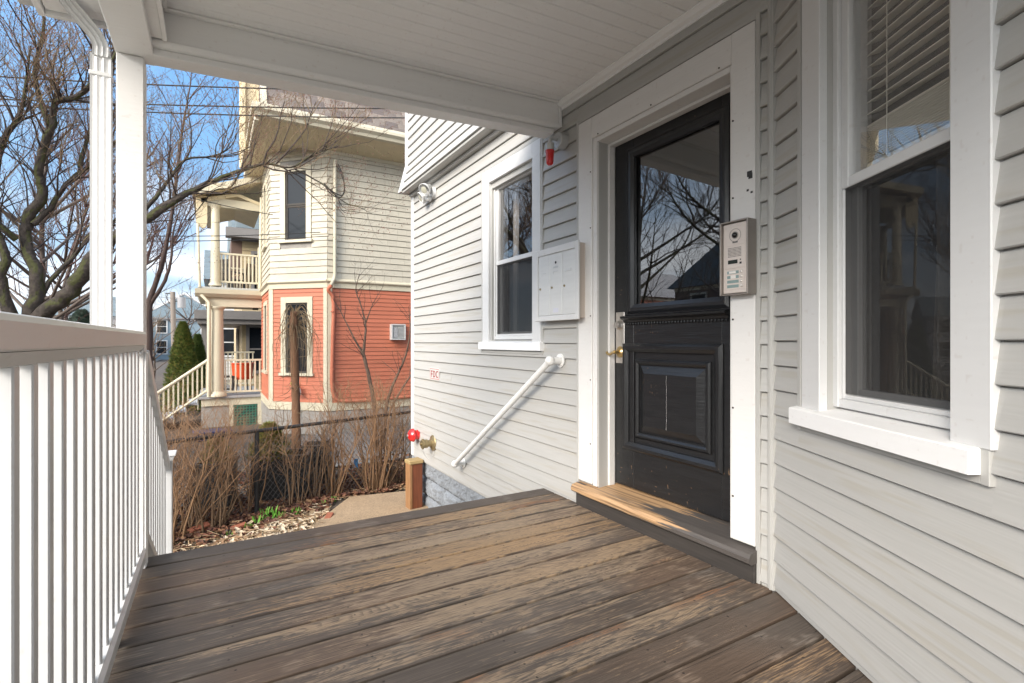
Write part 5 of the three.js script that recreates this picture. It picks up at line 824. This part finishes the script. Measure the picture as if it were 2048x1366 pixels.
{ // orange chair, small table, balcony chairs
  const mO = M(0.62, 0.075, 0.02, 0.4);
  const t = thing('patio_chair', 'round-backed orange red chair on the lower cream porch', 'chair', [0.72, -0.44, -17.0], 0.2);
  const sh = new THREE.CylinderGeometry(0.30, 0.26, 0.46, 24, 4, true, -1.5, 3.0); part('backrest', mg(sh.clone().translate(0, 0.62, 0), new THREE.TorusGeometry(0.30, 0.022, 8, 30, 3.0).rotateX(Math.PI / 2).rotateY(-0.07 + Math.PI / 2 * 0).translate(0, 0.85, 0)), new THREE.MeshPhysicalMaterial({ color: mO.color, roughness: 0.4, side: THREE.DoubleSide }), t);
  part('seat', new THREE.CylinderGeometry(0.30, 0.27, 0.07, 28).translate(0, 0.42, 0), mO, t); for (const a of [0.7, 2.4, 3.9, 5.5]) part('leg', pipe([[Math.cos(a) * 0.22, 0.4, Math.sin(a) * 0.22], [Math.cos(a) * 0.28, 0.0, Math.sin(a) * 0.28]], 0.014, 8), mBlack, t);
  const tb = thing('side_table', 'dark low table beside the orange porch chair', 'table', [0.30, -0.44, -16.9]); part('table_top', bx(-0.2, 0.2, 0.46, 0.5, -0.2, 0.2), mDark, tb); for (const [x, z] of [[-0.17, -0.17], [0.17, -0.17], [-0.17, 0.17], [0.17, 0.17]]) part('leg', bx(x - 0.02, x + 0.02, 0, 0.459, z - 0.02, z + 0.02), mDark, tb); part('shelf', bx(-0.15, 0.15, 0.1, 0.13, -0.15, 0.15), mDark, tb);
  const slatChair = (x, z, turn, label, wood) => { const c = thing('slat_chair', label, 'chair', [x, 2.52, z], turn); for (let k = 0; k < 5; k++) part('back_slat', at(cb(0.07, 0.62, 0.02, 0.003), -0.18 + k * 0.09, 0.62, -0.24, -0.2), wood, c); for (let k = 0; k < 5; k++) part('seat_slat', cb(0.5, 0.02, 0.08, 0.003), wood, c).position.set(0, 0.36, -0.2 + k * 0.1); for (const sx of [-1, 1]) { part('arm', cb(0.07, 0.025, 0.6, 0.003), wood, c).position.set(sx * 0.27, 0.56, 0); part('leg', cb(0.05, 0.56, 0.05, 0.003), wood, c).position.set(sx * 0.27, 0.28, 0.24); part('leg', cb(0.05, 0.40, 0.05, 0.003), wood, c).position.set(sx * 0.25, 0.2, -0.22); } };
  slatChair(0.42, -17.3, 2.4, 'dark brown slatted armchair on the cream balcony', mDark); slatChair(0.85, -17.9, -2.5, 'tan slatted armchair on the cream balcony', M(0.35, 0.24, 0.13, 0.6));
}
{ const t = thing('storage_bin', 'low blue storage bin by the cream porch skirt', 'bin', [-0.02, groundY(0, -13.4) + 0.02, -13.4], 0.1), m = M(0.018, 0.03, 0.10, 0.5); part('tub', bx(-0.36, 0.36, 0, 0.16, -0.22, 0.22, 0.02), m, t); part('lid', bx(-0.39, 0.39, 0.162, 0.20, -0.25, 0.25, 0.015), m, t); }

// ---------------------------------------------------------------- farther down the street
function simpleHouse(name, label, x0, x1, z0, z1, base, wallH, roofH, ridge, mw, mr, mt, wins, lapped = 0) {
  const t = thing(name, label, 'house', [(x0 + x1) / 2, base, (z0 + z1) / 2]), w = (x1 - x0) / 2, d = (z1 - z0) / 2; const o = 0.35;
  part('wall', plainBox(-w, w, 0, wallH, -d, d), mw, t);
  if (ridge === 'x') { part('roof', prism([[-d - o, wallH], [d + o, wallH], [0, wallH + roofH]], -w - o, w + o), mr, t); }
  else { const g = prism([[-w - o, wallH], [w + o, wallH], [0, wallH + roofH]], -d - o, d + o).rotateY(Math.PI / 2); part('roof', g, mr, t); const e = w - 0.15, gg = new THREE.ExtrudeGeometry(new THREE.Shape([[-e, wallH + 0.15], [e, wallH + 0.15], [0, wallH + roofH * 0.92]].map(([a, b]) => new THREE.Vector2(a, b))), { depth: 0.06, bevelEnabled: false }).translate(0, 0, d + o - 0.03); part('gable', uvM(gg), mw, t);
    const rk = Math.atan2(roofH, w + o), rl = Math.hypot(roofH, w + o); for (const s of [-1, 1]) part('rake_board', at(cb(rl, 0.22, 0.06, 0.01), s * (w + o) / 2, wallH + roofH / 2 - 0.02, d + o + 0.04, 0, 0, -s * rk), mt, t); }
  part('eave_trim', mg(bx(-w - 0.02, w + 0.02, wallH - 0.22, wallH - 0.01, d, d + 0.06), bx(-w - 0.06, -w, wallH - 0.22, wallH - 0.01, -d, d), bx(w, w + 0.06, wallH - 0.22, wallH - 0.01, -d, d)), mt, t);
  for (let k = 0; lapped && k < wallH / lapped - 1; k++) { part('siding_board', prism([[d, k * lapped], [d + 0.03, k * lapped], [d + 0.005, (k + 1) * lapped], [d, (k + 1) * lapped]], -w, w), mw, t); }
  for (const [face, u, y, ww, hh] of wins) {
    const win = sub('window', t), z = 0.05; if (face === 'z') win.position.set(u, y, d + z - 0.02); else { win.position.set(face === '-x' ? -w - z + 0.02 : w + z - 0.02, y, u); win.rotation.y = face === '-x' ? -Math.PI / 2 : Math.PI / 2; }
    part('frame', mg(bx(-ww / 2 - 0.12, -ww / 2, -0.12, hh + 0.12, 0, 0.06), bx(ww / 2, ww / 2 + 0.12, -0.12, hh + 0.12, 0, 0.06), bx(-ww / 2, ww / 2, hh, hh + 0.12, 0, 0.058), bx(-ww / 2, ww / 2, -0.12, 0, 0, 0.058), bx(-ww / 2, ww / 2, hh / 2 - 0.03, hh / 2 + 0.03, 0, 0.04)), mt, win); part('glass', plainBox(-ww / 2, ww / 2, 0, hh, 0.0, 0.02), mDarkPane, win);
  }
  return t;
}
const mBlueG = M(0.22, 0.29, 0.33, 0.7, { map: patchA }), mBrown = M(0.16, 0.10, 0.075, 0.7, { map: patchA }), mTan = M(0.52, 0.41, 0.24, 0.7, { map: patchB }), mTeal = M(0.17, 0.21, 0.225, 0.9, { map: grayConc }), mWhiteS = M(0.72, 0.71, 0.69, 0.7, { map: patchA }), mGreyS = M(0.34, 0.33, 0.33, 0.7, { map: patchB });
{ // next house: brown and tan with a gray porch
  const t = simpleHouse('brown_house', 'brown and tan house with teal shingled roof beyond the cream porch', 0.95, 8, -32, -22.6, -1.4, 6.6, 2.6, 'x', mTan, mTeal, mGreyTrim, [['z', -2.85, 1.3, 0.85, 1.7], ['z', -2.7, 4.4, 0.8, 1.5], ['-x', 1.5, 1.2, 1.0, 1.7]], 0.14);
  part('porch_cornice', mg(bx(-5.1, -2.6, 3.28, 3.6, -1.0, 5.6), bx(-5.0, -2.6, 3.1, 3.279, -0.9, 5.5)), mGreyTrim, t); part('porch_cornice', bx(-2.6, 3.5, 3.2, 3.5, 4.7, 5.3), mGreyTrim, t);
  for (const z of [5.2, 2.2, -0.5]) part('porch_column', bx(-4.88, -4.64, 0.4, 3.09, z - 0.12, z + 0.12), mGreyTrim, t); part('porch_floor', bx(-5.0, -3.55, 0.1, 0.5, -0.9, 5.5), mGreyTrim, t);
  part('dormer_wall', bx(-3.9, -3.3, 4.7, 6.5, 2.5, 4.69), mBrown, t); part('upper_cornice', bx(-4.1, 3.5, 6.45, 6.8, 4.7, 5.2), mGreyTrim, t);
  part('roof_slope', prism([[4.4, 6.81], [5.2, 6.81], [4.4, 8.3]], -3.75, 3.6), mTeal, t);
}
simpleHouse('white_house', 'plain white clapboard house behind the gray porch', -0.2, 6.5, -44, -36, -1.4, 6.2, 2.4, 'x', mWhiteS, mTeal, mVinyl, [['z', -2.3, 1.6, 0.9, 1.6], ['z', -0.6, 1.6, 0.9, 1.6]], 0.22);
simpleHouse('blue_house', 'blue-gray gabled house with white trim at the end of the street', -8.2, 1.5, -92, -80, -1.4, 5.4, 3.4, 'z', mBlueG, mGreyS, mWhiteS, [['z', -2.5, 3.6, 1.0, 1.6], ['z', 2.4, 3.6, 1.0, 1.6], ['z', 0, 5.9, 1.2, 1.1], ['z', -2.5, 0.9, 1.0, 1.6], ['z', 2.4, 0.9, 1.0, 1.6]]);
simpleHouse('gray_far_house', 'gray house with white porch trim left of the blue gabled house', -15, -9, -78, -70, -1.4, 5.2, 2.4, 'x', mGreyS, mTeal, mWhiteS, [['z', -1.5, 3.4, 1, 1.5], ['z', 1.5, 3.4, 1, 1.5], ['z', 1.5, 0.8, 1, 1.6], ['z', -1.5, 0.8, 1, 1.6]]);
conifer('arborvitae', 'tall green conical arborvitae by the cream stair rail', -0.86, groundY(-0.86, -19.4), -19.4, 2.88, 0.68, [[0.13, 0.19, 0.04], [0.22, 0.27, 0.055], [0.30, 0.27, 0.065], [0.09, 0.14, 0.03]], 9000, 0.085);
conifer('arborvitae', 'narrow dark green arborvitae behind the taller green one', -0.48, groundY(-0.5, -20.2), -20.2, 2.5, 0.5, [[0.09, 0.14, 0.035], [0.14, 0.2, 0.045]], 5000, 0.085);
conifer('spruce_tree', 'bluish green spruce beyond the mossy limb', -4.6, -1.4, -26.5, 3.6, 1.5, [[0.07, 0.11, 0.085], [0.10, 0.14, 0.11]], 7000, 0.16);
{
  const t = thing('utility_pole', 'gray wooden utility pole with transformer down the street', 'utility pole', [-2.38, -1.4, -40.7]); part('pole', pipe([[0.1, 0, 0], [0, 5.75, 0]], 0.15, 10), M(0.2, 0.17, 0.145, 0.9), t); part('transformer', rod(0.24, 0.7, 0.5, 5.05, 0.1, 18), M(0.28, 0.28, 0.29, 0.6), t); part('bracket', mg(bx(0.05, 0.45, 5.1, 5.17, -0.03, 0.03), bx(-0.4, 0.1, 5.6, 5.66, -0.03, 0.03)), mDark, t);
}
{ // overhead wires
  const W = [[[-9, 5.2, -13], [5.5, 6.35, -9.2], 0.3], [[-9, 4.9, -13.5], [6, 5.95, -9.4], 0.25], [[-9, 4.75, -13.2], [5.8, 5.95, -9.0], 0.2], [[-7, 3.2, -13.4], [2.1, 3.55, -12.3], 0.25], [[-7, 3.1, -13.6], [2.3, 3.50, -12.4], 0.25], [[-14, 3.6, -40.7], [-2.4, 4.0, -40.7], 0.2], [[-2.4, 4.0, -40.7], [4, 4.3, -40], 0.2], [[-7.5, 4.6, -15], [-2.4, 3.9, -40.7], 0.4], [[-4, 4.6, -11], [1.2, 4.05, -13.3], 0.2]];
  W.forEach(([a, b, sag], i) => { const pts = []; for (let k = 0; k <= 14; k++) { const q = k / 14; pts.push(V(mix(a[0], b[0], q), mix(a[1], b[1], q) - sag * 4 * q * (1 - q), mix(a[2], b[2], q))); } single('utility_wire', new Tubes().add(pts, i < 3 ? 0.013 : 0.009, 5).geo(), mBlack, ['highest black wire crossing in front of the mauve roof', 'middle black wire crossing in front of the mauve roof', 'lowest black wire crossing in front of the mauve roof', 'upper thin wire running to the cream shingled wall', 'lower thin wire running to the cream shingled wall', 'wire on the far side of the utility pole', 'wire from the utility pole past the gray porch', 'long wire rising from the utility pole along the street', 'service wire reaching the cream upper window bay'][i], 'wire', 'overhead utility wires'); });
}
function bareTree(label, x, z, h, seed, mats, o = {}) { // generic street tree
  const base = groundY(x, z, false), limbs = [{ p: [[x, base - 0.1, z], [x + 0.1, base + h * 0.2, z], [x + rr(-0.2, 0.2), base + h * 0.38, z + rr(-0.2, 0.2)], [x + rr(-0.5, 0.5), base + h * 0.7, z + rr(-0.5, 0.5)], [x + rr(-0.6, 0.6), base + h, z + rr(-0.6, 0.6)]], r: [h * 0.02, h * 0.016, h * 0.0125, h * 0.007, 0.008].map((v) => v * (o.thin || 1)) }];
  for (let k = 0; k < (o.n || 9); k++) { const a = k * 2.4 + rr(-0.4, 0.4), s = rr(0.22, 0.6), R = h * rr(0.22, 0.4), y0 = base + h * s; limbs.push({ p: [[x + 0.05, y0, z], [x + Math.cos(a) * R * 0.4, y0 + h * 0.10, z + Math.sin(a) * R * 0.4], [x + Math.cos(a) * R * 0.75, y0 + h * 0.2, z + Math.sin(a) * R * 0.75], [x + Math.cos(a) * R, y0 + h * 0.36, z + Math.sin(a) * R]], r: [h * 0.008, h * 0.006, h * 0.004, 0.005].map((v) => v * (o.thin || 1)) }); }
  return limbTree('bare_tree', label, 'bare trees along the street', limbs, { per: [2.4, 3.4, 3.6], len: [h * 0.15, h * 0.075, h * 0.035], rad: [h * 0.0022, h * 0.0011, h * 0.0006], up: 0.4, fwd: 0.7, wob: 0.24, lift: 0.06, ...o }, mats);
}
const mB2 = M(0.11, 0.085, 0.07, 0.9, { map: patchB });
bareTree('broad bare tree behind the gnarled mossy one', -3.9, -17.5, 9.4, 1, [mB2, mTwigRed, mTwigRed], { n: 14, thin: 0.6, per: [4.2, 5.2, 5], up: 0.8 });
bareTree('tall thin bare tree left of the white downspout', -4.3, -22, 9, 2, [mB2, mTwigRed, mTwigRed], { n: 12, thin: 0.6 });
bareTree('far bare tree beside the blue gabled house', -2.6, -66, 8.6, 3, [mB2, mTwig, mTwig], { n: 9 });
bareTree('bare bushy tree in front of the far gray house', -4.6, -44, 5.5, 4, [mB2, mTwigTan, mTwigTan], { n: 14 });
bareTree('bare hedge tree behind the arborvitae', -2.6, -30, 3.6, 5, [mB2, mTwigTan, mTwigTan], { n: 12 });
bareTree('bare maple at the kerb across from the entry door', -6.4, -6.6, 8.5, 6, [mBark, mTwig, mTwig], { n: 14, thin: 0.75, per: [3.6, 4.6, 4.6] });
bareTree('crooked bare street tree mirrored in the door glass', -5.4, -10.2, 7.5, 7, [mBark, mTwig, mTwig], { n: 14, thin: 0.75, per: [3.6, 4.6, 4.6] });
bareTree('bare street tree farther along the kerb', -16.6, -14, 10, 8, [mB2, mTwig, mTwig], { n: 12 });
// houses across the street, mirrored in the door and windows
const ac = [['dark_house', 'dark brown gabled house across the street', -29, -20, -22, -14, mBrown, mTeal], ['tan_house', 'tan house with dark roof across the street', -30, -20.5, -11, -3.5, mTan, mGreyS], ['pale_house', 'pale house across the street beyond the tan one', -30, -20.5, 0, 8, mWhiteS, mTeal], ['red_house', 'coral painted house far across the street', -30, -20.5, -36, -27, mCoral[0], mGreyS]];
for (const [n, l, x0, x1, z0, z1, a, b] of ac) { const t = simpleHouse(n, l, x0, x1, z0, z1, -1.32, 5.6, 2.6, 'x', a, b, mCreamTrim, []); for (const [u, y] of [[-2.2, 0.9], [0, 0.9], [2.2, 0.9], [-2.2, 3.6], [0, 3.6], [2.2, 3.6]]) { const w = sub('window', t, [(x1 - x0) / 2 + 0.02, y, u], Math.PI / 2); part('frame', mg(bx(-0.6, -0.48, -0.12, 1.62, 0, 0.06), bx(0.48, 0.6, -0.12, 1.62, 0, 0.06), bx(-0.48, 0.48, 1.5, 1.62, 0, 0.058), bx(-0.48, 0.48, -0.12, 0, 0, 0.058)), mCreamTrim, w); part('glass', plainBox(-0.48, 0.48, 0, 1.5, 0, 0.02), mDarkPane, w); } }

renderer.render(scene, camera);
